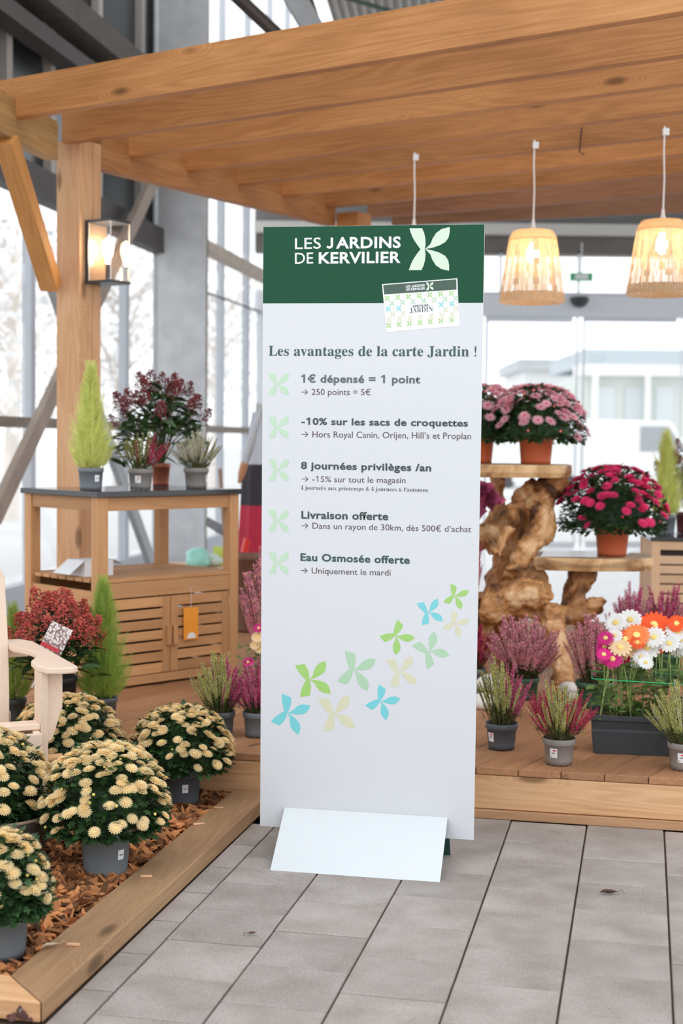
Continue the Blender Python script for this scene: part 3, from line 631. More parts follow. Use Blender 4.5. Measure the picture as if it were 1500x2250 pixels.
plate('slot_block', [fl+nn_*.12+rt_*.05+V((0, 0, .008)), fr+nn_*.12-rt_*.05+V((0, 0, .008)), fr+nn_*.17-rt_*.05+V((0, 0, .008)), fl+nn_*.17+rt_*.05+V((0, 0, .008))], V((0, 0, 1)), .075, PEDG)

# ------------------------------------------------------------ outdoor kitchen cabinet
ca = V((-1.106, 6.461, DZ)); cf = V((sin(R(45.6)), cos(R(45.6)), 0)); csd = V((-cf.y, cf.x, 0)); CW, CD, CHh = .835, .62, .922
CM = M.Translation(ca) @ M((cf, csd, V((0, 0, 1)))).transposed().to_4x4()
cb = thing('kitchen_cabinet', ca, 0, 'slatted wooden outdoor kitchen cabinet with black stone top beside the pergola post', 'cabinet')
GRAN = plain('black_granite', (.045, .045, .047), .18, 0, .5, 300, coat=.3)
def cbx(name, x0, y0, z0, x1, y1, z1, mat=W_CAB, par=cb, bevel=.0015):
    """box in the cabinet's frame, own X along its longest side so that the grain follows"""
    d = (x1-x0, y1-y0, z1-z0); b = MB(); k = d.index(max(d)); o = V((x0, y0, z0))
    if k == 0: m = M.Translation(o); b.box(0, 0, 0, *d)
    elif k == 1: m = M.Translation(o) @ M(((0, -1, 0), (1, 0, 0), (0, 0, 1))).to_4x4(); b.box(0, -d[0], 0, d[1], 0, d[2])
    else: m = M.Translation(o) @ M(((0, 0, -1), (0, 1, 0), (1, 0, 0))).to_4x4(); b.box(0, 0, -d[0], d[2], d[1], 0)
    return b.put(name, mat, par, CM @ m, bevel=bevel)
lg = .055
for x, y in ((0, 0), (CW-lg, 0), (0, CD-lg), (CW-lg, CD-lg)): cbx('leg', x, y, 0, x+lg, y+lg, CHh-.026)
cbx('stone_top', -.015, -.015, CHh-.026, CW+.015, CD+.015, CHh, GRAN)
for y in (.008, CD-.028): cbx('top_rail', lg, y, CHh-.09, CW-lg, y+.02, CHh-.028)
for x in (.008, CW-.028): cbx('top_rail', x, lg, CHh-.09, x+.02, CD-lg, CHh-.028)
zs_ = .50
for y in (.006, CD-.028): cbx('shelf_rail', lg, y, zs_-.075, CW-lg, y+.022, zs_-.002)
n = 9
for k in range(n):
    y = .004+k*(CD-.008)/n; cbx('shelf_slat', .004 if 0 < k < n-1 else lg, y, zs_, CW-.004 if 0 < k < n-1 else CW-lg, y+(CD-.008)/n-.012, zs_+.016)
for k in range(5):
    z = .055+k*.083; cbx('side_slat', .010, lg, z, .026, CD-lg, z+.074)
    cbx('side_slat', CW-.026, lg, z, CW-.010, CD-lg, z+.074)
    cbx('back_slat', lg, CD-.026, z, CW-lg, CD-.010, z+.074)
cbx('bottom_rail', lg, .006, .0+.012, CW-lg, .028, .052); cbx('bottom_panel', lg, .03, .03, CW-lg, CD-.03, .042)
hw = (CW-2*lg)/2
for s_, xd in ((0, lg+.002), (1, lg+hw+.002)):
    dmw = CM @ M.Translation((xd, .004, .056)); d = bpy.data.objects.new('door', None); link(d, cb, dmw)
    W_, H_ = hw-.004, zs_-.082-.056
    def db(name, x0, y0, z0, x1, y1, z1, mat=W_CAB): return cbx(name, xd+x0, .004+y0, .056+z0, xd+x1, .004+y1, .056+z1, mat, d)
    st = .042; wi = .062 if True else st
    xl, xr = (0, W_-st) if s_ == 0 else (W_-st, 0)
    db('stile', 0, 0, 0, st, .018, H_); db('stile', W_-st, 0, 0, W_, .018, H_)
    ns = 7; hs_ = H_/ns
    for k in range(ns):
        db('slat', st, .003, k*hs_+(.005 if k else 0), W_-st, .015, (k+1)*hs_-(.005 if k < ns-1 else 0))
    hx = W_-.028 if s_ == 0 else .004
    db('handle', hx, -.020, H_*.36, hx+.024, 0, H_*.62)
    if s_:
        for z in (H_*.12, H_*.85): db('hinge', W_-.002, -.003, z-.02, W_+.004, .004, z+.02, plain('brass_hinge', (.55, .45, .28), .4, .7))
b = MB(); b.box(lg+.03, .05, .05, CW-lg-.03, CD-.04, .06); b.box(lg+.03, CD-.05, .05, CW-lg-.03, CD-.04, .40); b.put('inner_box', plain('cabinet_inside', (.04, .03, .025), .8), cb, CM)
# orange tag hanging on the right door
tx = CM @ V((lg+hw+.10, -.001, .40))
ot = thing('hang_tag', tx, 0, 'orange paper hang tag with a white oval on the right cabinet door', 'tag')
TM = CM @ M.Translation((lg+hw+.072, -.004, .18))
b = MB(); b.box(0, -.003, 0, .088, 0, .155); b.put('tag_card', plain('orange_card', (.95, .36, .03), .6, 0, .02), ot, TM @ M.Translation((0, 0, .02)))
b = MB(); n = 16; pts = [(.046+.027*cos(pi*k/n), -.0036, .026+.028*sin(pi*k/n)) for k in range(n+1)]; b.add(pts, [tuple(range(n+1))]); b.put('white_oval', plain('tag_white', (.85, .85, .85), .6), ot, TM)
b = MB(); b.box(.0435, -.002, .175, .0450, -.0008, .268); b.put('string', CORD, ot, TM)
# white folded card box on the shelf
b = MB(); T = CM @ M.Translation((.05, .18, zs_+.017)); b.box(0, 0, 0, .16, .14, .075)
b.add([(0, 0, .076), (0, .14, .076), (-.085, .14, .015), (-.085, 0, .015)], [(0, 1, 2, 3)]); b.add([(.16, 0, .076), (.16, .14, .076), (.22, .14, .05), (.22, 0, .05)], [(0, 1, 2, 3)])
tag(b.put('card_box', plain('white_card', (.82, .83, .85), .6, 0, .03), None, T), 'open white card box on the cabinet shelf', 'box')

# ------------------------------------------------------------ second cabinet at the right edge
rc0 = ony(1432, 1180, 8.35); rz_ = rc0.z; rr_ = R(-4)
rcb = thing('wooden_cabinet', V((rc0.x, rc0.y, DZ)), rr_, 'pale wooden slatted cabinet with dark top at the right picture edge', 'cabinet')
RM = WM[rcb.name]; hh = rz_-DZ
def rbx(name, x0, y0, z0, x1, y1, z1, mat=W_RCAB):
    b = MB(); b.box(0, 0, 0, x1-x0, y1-y0, z1-z0); b.put(name, mat, rcb, RM @ M.Translation((x0, y0, z0)), bevel=.002)
rbx('stone_top', -.01, -.01, hh-.022, .75, .5, hh, GRAN)
for x, y in ((0, 0), (.69, 0), (0, .44), (.69, .44)): rbx('leg', x, y, 0, x+.05, y+.05, hh-.023)
rbx('side_panel', .005, .05, .03, .02, .44, hh-.03); rbx('side_panel', .72, .05, .03, .735, .44, hh-.03); rbx('back_panel', .05, .47, .03, .69, .485, hh-.03)
rbx('top_rail', .05, .0, hh-.075, .69, .02, hh-.025)
k = 0; z = .06
while z < hh-.12: rbx('front_slat', .05, .004, z, .69, .018, z+.048); z += .057
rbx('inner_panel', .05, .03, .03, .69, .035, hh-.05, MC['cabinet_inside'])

# ------------------------------------------------------------ adirondack chair
fd = V((.417, -.909, 0)).normalized(); sdv = V((-fd.y, fd.x, 0)); ch0 = V((-1.235, 4.60, .02))
chm = M.Translation(ch0) @ M((fd, sdv, V((0, 0, 1)))).transposed().to_4x4()   # X forward, Y to the sitter's left (viewer's right)
adk = thing('garden_chair', ch0, 0, 'pale pine adirondack garden chair with broad armrest standing in the bark bed', 'chair')
def cp(name, poly, axis, c0, c1, bev=.003, mat=W_CHAIR):
    """prism: polygon in the two axes other than AXIS, from c0 to c1"""
    n = len(poly); f = {'y': lambda p, c: (p[0], c, p[1]), 'z': lambda p, c: (p[0], p[1], c), 'x': lambda p, c: (c, p[0], p[1])}[axis]
    vs = [f(p, c0) for p in poly]+[f(p, c1) for p in poly]
    fs = [tuple(range(n))[::-1], tuple(range(n, 2*n))]+[(i, (i+1) % n, n+(i+1) % n, n+i) for i in range(n)]
    me = mesh(name, vs, fs, mat); me.validate(); return put(name, me, adk, chm, bevel=bev)
def arm(sg_):
    pl = [(-.68, -.03), (-.62, -.05), (-.5, -.045), (-.40, -.01), (-.30, .005), (-.22, -.02), (-.14, -.055), (-.03, -.06), (.035, -.04), (.05, 0), (.05, .045), (.03, .065), (-.60, .055), (-.68, .02)]
    pl = [(x, sg_*(.315+y)) for x, y in pl]
    if sg_ < 0: pl = pl[::-1]
    return cp('armrest', pl, 'z', .545, .568, .006)
for s_ in (1, -1):
    arm(s_)
    y0_, y1_ = (.262, .287) if s_ > 0 else (-.287, -.262)
    cp('front_leg', [(-.10, 0), (0, 0), (0, .545), (-.10, .545)], 'y', y0_, y1_)
    yb0, yb1 = (.288, .345) if s_ > 0 else (-.345, -.288)
    cp('arm_bracket', [(-.062, .545), (-.040, .545), (-.040, .30), (-.062, .30)], 'y', yb0, yb1) if False else cp('arm_bracket', [(yb0, .30), (yb0+.022, .31), (yb1, .42), (yb1, .545), (yb0, .545)] if s_ > 0 else [(yb1, .30), (yb1, .545), (yb0, .545), (yb0, .42), (yb1-.022, .31)], 'x', -.063, -.040)
    ya, yc = (.236, .261) if s_ > 0 else (-.261, -.236)
    cp('side_rail', [(.0, .235), (.0, .345), (-.05, .375), (-.48, .22), (-.92, .02), (-.80, .0), (-.45, .12)], 'y', ya, yc)
cp('front_apron', [(-.262, .245), (.262, .245), (.262, .345), (-.262, .345)], 'x', .001, .022)
for k in range(6):
    x = -.005-k*.082; z = .372-k*.020-(.006 if k > 1 else 0)
    cp('seat_slat', [(-.262, z-.018), (.262, z-.018), (.262, z+.002), (-.262, z+.002)], 'x', x-.074, x)
# back slats fan, leaning back
def lean(z): return -.46-(z-.26)*.38
for k, (yy, tp) in enumerate(((-.21, .83), (-.105, .91), (0, .94), (.105, .91), (.205, .85))):
    w_ = .048; b = MB(); prof = []
    zz = [.24, .42, .55, .66, .76, tp-.04, tp-.01, tp]
    for z in zz:
        f = (z-.24)/.6; wv = w_*(.86+.14*sin(pi*min(1, f)))*(1 if z < tp-.03 else (.7 if z < tp-.005 else .35)); cy = yy*(1+.13*f); prof.append((cy-wv, cy+wv, z))
    vs = []
    for a_, c_, z in prof:
        for xx in (0, .02):
            vs += [(lean(z)+xx, a_, z), (lean(z)+xx, c_, z)]
    n = len(prof); fs = []
    for i in range(n-1):
        o = i*4; p_ = o+4
        fs += [(o, o+1, p_+1, p_), (o+2, p_+2, p_+3, o+3), (o, p_, p_+2, o+2), (o+1, o+3, p_+3, p_+1)]
    fs += [(0, 2, 3, 1), (4*n-4, 4*n-3, 4*n-1, 4*n-2)]
    put('back_slat', mesh('back_slat', vs, fs, W_CHAIR), adk, chm, bevel=.004)
cp('back_rail', [(-.345, .515), (.345, .515), (.345, .543), (-.345, .543)], 'x', -.625, -.572)
cp('back_rail', [(-.262, .27), (.262, .27), (.262, .33), (-.262, .33)], 'x', -.505, -.485)
b = MB(); b.tube([(-.05, .287, .245), (-.05, .345, .245)], .014, 12); b.put('dowel', plain('dowel_wood', (.62, .35, .16), .5), adk, chm)
for z in (.265, .295, .325, .22):
    b = MB(); b.tube([(-.028, .287, z), (-.028, .2885, z)], .0038, 10); b.put('screw', plain('screw_grey', (.25, .22, .2), .4, .5), adk, chm)

# ------------------------------------------------------------ plant building blocks
def pot_mesh(rt, rb_, h, rim=.012, notch=True):
    b = MB(); n = 36; prof = [(.001, .002), (rb_*.96, .002), (rb_, .0), (rb_, .008)]
    rr = lambda z: rb_+(rt*.95-rb_)*z/h
    prof = [(.001, .004), (rb_*.9, .004), (rb_, .0), (rr(.02), .02), (rr(h-rim*1.9), h-rim*1.9), (rt*.985, h-rim*1.8), (rt, h-rim*1.7), (rt, h-.001), (rt*.985, h), (rt*.955, h-.001), (rt*.93, h-.012), (rt*.90, h-.03)]
    b.lathe(prof, n)
    vs = b.v
    if notch:
        for j in range(n):
            if j % 3 == 0: vs[2*n+j].z = .006
    return b
def soil_mesh(r, z):
    b = MB(); b.add([(0, 0, z+.006)]+[(r*cos(2*pi*j/20), r*sin(2*pi*j/20), z) for j in range(20)], [(0, j+1, (j+1) % 20+1) for j in range(20)]); return b
SOIL = plain('potting_soil', (.05, .03, .02), .95, 0, .5, 90, bump=.6)
STK = plain('sticker_white', (.84, .85, .86), .5, 0, .02); STR = plain('sticker_red', (.75, .06, .10), .5, 0, .02); STB = plain('sticker_black', (.02, .02, .02), .5, 0, .02)
def sticker(t, pot, rt, rb_, h, ang, zc, sw=.028, sh_=.034, red=True):
    """paper label wrapped on the pot wall with a red oval and bar code lines"""
    def P(a_, z, off): r = rb_+(rt*.95-rb_)*z/h+off; return (r*cos(a_), r*sin(a_), z)
    rm = (rt+rb_)/2; mw = WM[t.name]
    def patch(name, x0, x1, z0, z1, mat, off, par):
        b = MB(); n = 5
        b.add([P(ang+(x0+(x1-x0)*k/n)/rm, z, off) for z in (z0, z1) for k in range(n+1)], [(k, k+1, n+2+k, n+1+k) for k in range(n)]); return b.put(name, mat, par, mw)
    s = patch('price_sticker', -sw/2, sw/2, zc-sh_/2, zc+sh_/2, STK, .0008, pot)
    b = MB(); n = 14
    if red: b.add([P(ang+(.004+.0075*cos(2*pi*k/n))/rm, zc+sh_*.29+.0032*sin(2*pi*k/n), .0013) for k in range(n)], [tuple(range(n))], 0)
    for k in range(7):
        x0 = -.006+k*.0019; b.add([P(ang+x0/rm, zc-sh_*.08, .0013), P(ang+(x0+.001)/rm, zc-sh_*.08, .0013), P(ang+(x0+.001)/rm, zc+sh_*.07, .0013), P(ang+x0/rm, zc+sh_*.07, .0013)], [(0, 1, 2, 3)], 1)
    if red: b.add([P(ang-(.010)/rm, zc-sh_*.36, .0013), P(ang-(.0065)/rm, zc-sh_*.36, .0013), P(ang-(.0065)/rm, zc-sh_*.27, .0013), P(ang-(.010)/rm, zc-sh_*.27, .0013)], [(0, 1, 2, 3)], 1)
    b.put('sticker_print', [STR, STB], pot, mw)
def cam_ang(p, d=0):
    v = CP-p; return atan2(v.y, v.x)+R(d)
# heather sprigs
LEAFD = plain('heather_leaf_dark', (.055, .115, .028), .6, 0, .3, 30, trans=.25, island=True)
LEAFM = plain('heather_leaf', (.22, .34, .05), .6, 0, .3, 30, trans=.3, island=True)
HC = {'lime': plain('heather_lime', (.62, .62, .20), .6, 0, .25, 30, trans=.35, island=True), 'white': plain('heather_white', (.78, .74, .66), .6, 0, .15, 30, trans=.3, island=True),
      'red': plain('heather_crimson', (.56, .02, .065), .6, 0, .3, 30, trans=.3, island=True), 'magenta': plain('heather_magenta', (.68, .08, .26), .6, 0, .3, 30, trans=.3, island=True),
      'pink': plain('heather_pink', (.86, .33, .44), .6, 0, .3, 30, trans=.3, island=True), 'rose': plain('heather_rose', (.74, .46, .36), .6, 0, .3, 30, trans=.3, island=True),
      'olive': plain('heather_olive', (.30, .30, .10), .6, 0, .25, 30, trans=.3, island=True)}
STEM = plain('heather_stem', (.14, .09, .05), .8)
def sprig(kind, seed, start=.35, fat=1.0, sec=None, bend=.12, nb=105):
    q = random.Random(seed); b = MB(); ax = [V((bend*t*t*sin(seed), bend*t*t*cos(seed*2.1), t)) for t in [k/6 for k in range(7)]]
    b.tube(ax, [.012*(1-.7*k/6) for k in range(7)], 4, 0, False)
    for k in range(nb):
        t = .08+.92*k/nb; fl = t > start+q.uniform(-.1, .1); c = ax[0].lerp(ax[6], t); c = V((bend*t*t*sin(seed), bend*t*t*cos(seed*2.1), t))
        an = k*2.4+q.uniform(-.3, .3); o = V((cos(an), sin(an), 0)); s = (.040 if fl else .030)*fat*(1 if t < .85 else (1.25-t)/.4); up = V((0, 0, 1))
        w_ = o.cross(up); base = c+o*.008; tip = c+o*s*1.15+up*s*(1.1 if not fl else .75)
        mid = (base+tip)/2; hw = s*(.45 if fl else .22); i = (2 if not (sec and q.random() < (.07 if kind == 'lime' else .3)) else 3) if fl else 1
        b.add([base, mid+w_*hw, tip, mid-w_*hw, mid+up*hw*.9-o*hw*.2], [(0, 1, 4), (1, 2, 4), (2, 3, 4), (3, 0, 4), (0, 3, 2, 1)] if fl else [(0, 1, 2, 3)], i)
    mats = [STEM, LEAFM if kind in ('lime', 'white', 'olive') else LEAFD, HC[kind], HC[sec or kind]]
    return b.mesh('sprig', mats)
SPR = {}
def sprigs(kind):
    if kind not in SPR:
        cfg = {'lime': ('lime', .45, 1.0, 'white'), 'white': ('white', .35, 1.0, 'lime'), 'red': ('red', .30, 1.0, 'magenta'), 'magenta': ('magenta', .30, 1.05, 'pink'), 'pink': ('pink', .35, 1.15, 'rose'), 'olive': ('olive', .5, .9, 'lime'), 'rose': ('rose', .3, 1.1, 'pink')}[kind]
        SPR[kind] = [sprig(cfg[0], s*3+len(kind), cfg[1], cfg[2], cfg[3]) for s in range(4)]
    return SPR[kind]
def aim(d, roll=0):
    return d.to_track_quat('Z', 'Y').to_matrix().to_4x4() @ M.Rotation(roll, 4, 'Z')
def heather(loc, rt, rb_, h, label, mix, spread, height, n=46, potmat=None, group='potted heathers', stick=None, name='potted_heather', rz=0, squash=1.0, thick=1.0, start=0):
    """mix(angle, frac) -> sprig kind; spread = half width of the foliage; height = above the pot rim"""
    q = random.Random(int(abs(loc.x*1000+loc.y*777))); t = thing(name, loc, 0, label, 'plant', group); mw = WM[t.name]
    pot = pot_mesh(rt, rb_, h).put('pot', potmat, t, mw, smooth=False); pot.data.polygons.foreach_set('use_smooth', [True]*len(pot.data.polygons))
    soil_mesh(rt*.93, h-.012).put('soil', SOIL, t, mw)
    for k in range(n):
        f = sqrt((k+.5)/n); an = k*2.39996+q.uniform(-.2, .2); lean_ = f*1.0
        px_, py_ = cos(an), sin(an)*squash
        base = V((px_*rt*.62*f, py_*rt*.62*f, h-.015))
        hz = height*(1-.45*f*f)*q.uniform(.72, 1.08)
        tip = V((px_*spread*f*q.uniform(.82, 1.08), py_*spread*f*q.uniform(.82, 1.05), h+hz)); d = tip-base; L_ = d.length
        # aim between up and outward so that tips curve upward
        kind = mix(an % (2*pi), f, q); me = q.choice(sprigs(kind)); sc_ = L_*q.uniform(.95, 1.05)
        child('sprig', me, t, M.Translation(base) @ aim(d.normalized(), q.uniform(0, 6)) @ M.Diagonal((sc_*thick, sc_*thick, sc_, 1)))
    # dark leafy heart so that the clump has body
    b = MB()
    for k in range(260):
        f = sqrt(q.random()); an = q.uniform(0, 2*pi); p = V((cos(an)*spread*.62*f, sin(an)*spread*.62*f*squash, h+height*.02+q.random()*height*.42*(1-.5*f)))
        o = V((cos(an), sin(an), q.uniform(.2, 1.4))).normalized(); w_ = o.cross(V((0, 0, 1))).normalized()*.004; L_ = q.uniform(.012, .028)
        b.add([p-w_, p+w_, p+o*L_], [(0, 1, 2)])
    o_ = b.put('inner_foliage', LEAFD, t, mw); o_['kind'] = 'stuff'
    if stick is not None: sticker(t, pot, rt, rb_, h, cam_ang(loc, stick), h*.5)
    return t
TAUPE = plain('taupe_pot', (.27, .245, .225), .5, 0, .06, 15); GREYP = plain('grey_pot', (.16, .185, .205), .45, 0, .08, 15); DGREY = plain('dark_grey_pot', (.085, .10, .115), .45, 0, .08, 15)
GREENP = plain('dark_green_pot', (.03, .10, .055), .45, 0, .1, 15); TERRA = plain('terracotta_plastic', (.62, .135, .05), .35, 0, .08, 8); BLACKP = plain('black_pot', (.012, .013, .015), .5, 0, .1)
def base_of(px, py, z, r=.05): 
    p = onz(px, py, z); return p+V((p.x, p.y, 0)).normalized()*r*.8
def potsize(Y, wt, wbm, hp): k = Y/F; return wt*k/2, wbm*k/2, hp*k

def side(an, loc):   # -1 .. 1: position of the sprig across the view, seen from the camera
    v = V((loc.x, loc.y)).normalized(); return cos(an)*v.y-sin(an)*v.x
def mixer(loc, centre, edgeL, edgeR, pc=.8):
    def f(an, fr, q):
        s = side(an, loc)*fr
        if s > .35 and q.random() < pc: return edgeR
        if s < -.35 and q.random() < pc: return edgeL
        return centre if q.random() < .8 else q.choice([edgeL, edgeR])
    return f
# front row on the deck
p = base_of(1227, 1684, DZ); hB = heather(p, .0595, .047, .098, 'heather pot with lime centre and crimson edges, front of deck right of the sign', mixer(p, 'lime', 'red', 'red', .75), .150, .20, 92, TAUPE, stick=-22, thick=.75)
p = base_of(1101, 1650, DZ); heather(p, .062, .049, .102, 'heather pot in shade directly beside the right edge of the sign', mixer(p, 'lime', 'olive', 'magenta', .75), .115, .235, 74, DGREY, stick=-48, thick=.7)
p = base_of(1502, 1695, DZ); heather(p, .0605, .048, .100, 'heather pot with white and lime spikes cut by the right picture edge', mixer(p, 'lime', 'lime', 'white', .6), .150, .21, 84, TAUPE, stick=-10, thick=.75)
p = base_of(483, 1622, DZ); heather(p, .060, .048, .102, 'heather pot with lime and magenta halves on the deck left of the sign', mixer(p, 'lime', 'lime', 'magenta', .9), .130, .225, 84, DGREY, thick=.72)
p = base_of(566, 1622, DZ); heather(p, .060, .048, .10, 'magenta pink heather half hidden behind the left side of the sign', mixer(p, 'magenta', 'magenta', 'pink', .8), .115, .205, 76, GREYP, thick=.75)
p = base_of(592, 1520, DZ); heather(p, .075, .06, .12, 'tall pink heather behind the cabinet side, left of the sign', mixer(p, 'pink', 'pink', 'pink', .8), .165, .52, 72, GREENP, thick=.55)
# bigger ones before the root stand
p = base_of(1149, 1538, DZ); heather(p, .072, .06, .10, 'large round pink heather in dark green pot in front of the root stand', mixer(p, 'pink', 'pink', 'pink', .8), .195, .285, 120, GREENP, thick=.85)
p = base_of(1305, 1556, DZ); heather(p, .085, .07, .115, 'pink heather in dark green pot left of the daisy trough', mixer(p, 'pink', 'rose', 'pink', .6), .155, .30, 90, GREENP, thick=.8)
for x, y, lab in ((1382, 1500, 'magenta heather behind the white daisies'), (1462, 1498, 'magenta heather behind the orange daisies near the right edge'), (1540, 1500, 'magenta heather at the right edge below the pale cabinet')):
    p = base_of(x, y, DZ); heather(p, .075, .06, .14, lab, mixer(p, 'magenta', 'magenta', 'pink', .4), .135, .34, 64, GREENP, thick=.75)
p = base_of(1038, 1532, DZ); heather(p, .06, .05, .13, 'crimson heather peeping out behind the right side of the sign', mixer(p, 'red', 'red', 'red', .8), .10, .225, 56, GREYP, thick=.8)

# yellow and pink chrysanthemums
MLEAF = plain('mum_leaf', (.032, .082, .024), .5, 0, .35, 20, trans=.2, island=True)
def head(petal, centre, n1=16, n2=13, n3=9, open_=.12, ws=1.0):
    b = MB()
    for ring, (n, L_, tl, r0_, hw) in enumerate(((n1, .5, open_, .08, .10*ws), (n2, .44, open_+.38, .06, .09*ws), (n3, .34, open_+.85, .04, .07*ws))):
        for k in range(n):
            a_ = 2*pi*(k+.5*ring)/n; o = V((cos(a_), sin(a_), 0)); w_ = V((-sin(a_), cos(a_), 0)); up = V((0, 0, 1))
            p0 = o*r0_+up*.03*ring; p1 = p0+(o*cos(tl)+up*sin(tl))*L_*.6; p2 = p0+(o*cos(tl*.7)+up*sin(tl*.7))*L_
            b.add([p0-w_*hw*.5, p0+w_*hw*.5, p1+w_*hw, p2+w_*hw*.35, p2-w_*hw*.35, p1-w_*hw], [(0, 1, 2, 5), (5, 2, 3, 4)], 0)
    b.lathe([(.13, .06), (.10, .12), (.001, .15)], 8, 1); b.lathe([(.001, -.10), (.06, -.08), (.10, 0), (.08, .04)], 6, 2)
    return b.mesh('flower_head', [petal, centre, MLEAF])
def bud(petal): b = MB(); b.lathe([(.001, -.2), (.2, -.1), (.24, .05), (.14, .22), (.001, .28)], 8, 0); return b.mesh('flower_bud', [petal])
YEL = plain('cream_yellow_petal', (1, .80, .47), .6, 0, .06, 30, trans=.45); YEC = plain('yellow_centre', (.96, .66, .26), .6)
PNK = plain('pink_petal', (.95, .52, .60), .6, 0, .1, 30, trans=.4); PNC = plain('pink_centre', (.55, .04, .10), .6)
MAG = plain('magenta_petal', (.80, .05, .20), .6, 0, .15, 30, trans=.4); MAGC = plain('magenta_centre', (.42, .02, .07), .6)
HD = {'y': (head(YEL, YEC), bud(plain('bud_yellow', (.72, .55, .15), .6))), 'p': (head(PNK, PNC, 14, 9, 0, .10, .72), bud(plain('bud_rose', (.68, .16, .14), .6))), 'm': (head(MAG, MAGC, 14, 11, 6, .3, .8), bud(plain('bud_red', (.50, .05, .08), .6)))}
def lobed(b, p, d, s, q, i=0):
    up = V((q.uniform(-.3, .3), q.uniform(-.3, .3), 1)); w_ = d.cross(up).normalized(); nn = w_.cross(d).normalized()*.12
    pts = [(0, 0), (.25, .10), (.30, .34), (.48, .16), (.62, .38), (.74, .15), (1, 0), (.74, -.15), (.62, -.38), (.48, -.16), (.30, -.34), (.25, -.10)]
    b.add([p+(d*x+w_*y-nn*(x*x))*s for x, y in pts], [(0, 1, 3, 6, 9, 11), (1, 2, 3), (3, 4, 5), (3, 5, 6), (6, 7, 9), (7, 8, 9), (9, 10, 11)], i)
def mum(loc, rt, rb_, h, label, kind, rx, H, nf, fs_, potmat, group, stick=None, nl=900, low=.10, name='potted_chrysanthemum', bias=.75, potobj=True, leaf=.030, drop=.0):
    q = random.Random(int(abs(loc.x*991+loc.y*577))); t = thing(name, loc, 0, label, 'plant', group); mw = WM[t.name]
    pot = pot_mesh(rt, rb_, h, .016, notch=kind != 'y').put('pot', potmat, t, mw, smooth=True)
    soil_mesh(rt*.93, h-.015).put('soil', SOIL, t, mw)
    z0 = h-drop
    def dome(th, an, f=1.0):   # th = angle from the top
        return V((sin(th)*cos(an)*rx*f, sin(th)*sin(an)*rx*f, z0+(H+drop)*(.10+.90*sqrt(max(0, 1-abs(sin(th))**2.7)) if th < pi/2 else .10+.35*cos(th))*(f if f < 1 else 1)))
    b = MB()
    for k in range(int(nl*1.9)):
        th = pi*.58*sqrt(q.random()); an = q.uniform(0, 2*pi); f = .64+.36*sqrt(q.random()); p = dome(th, an, min(f, 1.0)); p = V((p.x*max(1, f), p.y*max(1, f), p.z))
        d = V((cos(an)*q.uniform(.3, 1), sin(an)*q.uniform(.3, 1), q.uniform(-.5, .8))).normalized(); lobed(b, p, d, leaf*q.uniform(.7, 1.3), q)
    for k in range(40):
        an = q.uniform(0, 2*pi); th = q.uniform(.1, 1.3); b.tube([V((0, 0, h-.02)), dome(th, an, .5), dome(th, an, .92)], [.003, .002, .0012], 4, 0, False)
    n = 12; core = [dome(th, 2*pi*j/n, .74) for th in (0.05, .5, .9, 1.3, 1.6) for j in range(n)]
    b.add(core, [(k*n+j, (k+1)*n+j, (k+1)*n+(j+1) % n, k*n+(j+1) % n) for k in range(4) for j in range(n)])
    o_ = b.put('foliage', MLEAF, t, mw); o_['kind'] = 'stuff'
    for k in range(nf):
        u_ = (k+.5)/nf; th = (pi*.54)*(u_**bias); an = k*2.39996+q.uniform(-.5, .5)
        if u_ > .48 and q.random() < (u_-.48)*2.1: continue
        p = dome(th+q.uniform(-.05, .05), an, q.uniform(1.02, 1.10)+(.03 if kind == 'y' else 0))
        nrm = V((sin(th)*cos(an), sin(th)*sin(an), cos(th)*.8+(1.25 if kind == 'y' else .75))).normalized(); nrm = (nrm+V((q.gauss(0, .16), q.gauss(0, .16), q.gauss(0, .1)))).normalized()
        isb = q.random() < .14; me = HD[kind][1 if isb else 0]; s = fs_*(q.uniform(.82, 1.15) if not isb else q.uniform(.45, .7))
        child('flower_bud' if isb else 'flower_head', me, t, M.Translation(p) @ aim(nrm, q.uniform(0, 6)) @ M.Diagonal((s, s, s*.9, 1)))
    if stick is not None: sticker(t, pot, rt, rb_, h, cam_ang(loc, stick), h*.52, .022, .030, red=False)
    return t
G = 'yellow chrysanthemum pots in the bark bed'; BZ = .022
p = base_of(232, 1936, BZ, .07); mum(p, .080, .064, .150, 'pale yellow chrysanthemum in grey pot nearest the middle of the long timber', 'y', .178, .250, 330, .035, GREYP, G, 40, bias=.62, nl=1300)
p = base_of(398, 1776, BZ, .07); mum(p, .077, .062, .140, 'pale yellow chrysanthemum in dark grey pot close to the deck step', 'y', .172, .215, 290, .0345, DGREY, G, 12, bias=.62, nl=1200)
p = base_of(6, 2116, BZ, .06); mum(p, .070, .056, .125, 'pale yellow chrysanthemum lowest at the left picture edge', 'y', .110, .195, 150, .035, GREYP, G, bias=.62, nl=1100)
p = V((-.98, 5.08, BZ)); mum(p, .07, .056, .13, 'pale yellow chrysanthemum behind the front leg of the pale chair', 'y', .190, .270, 280, .036, GREYP, G, bias=.66, nl=1200)
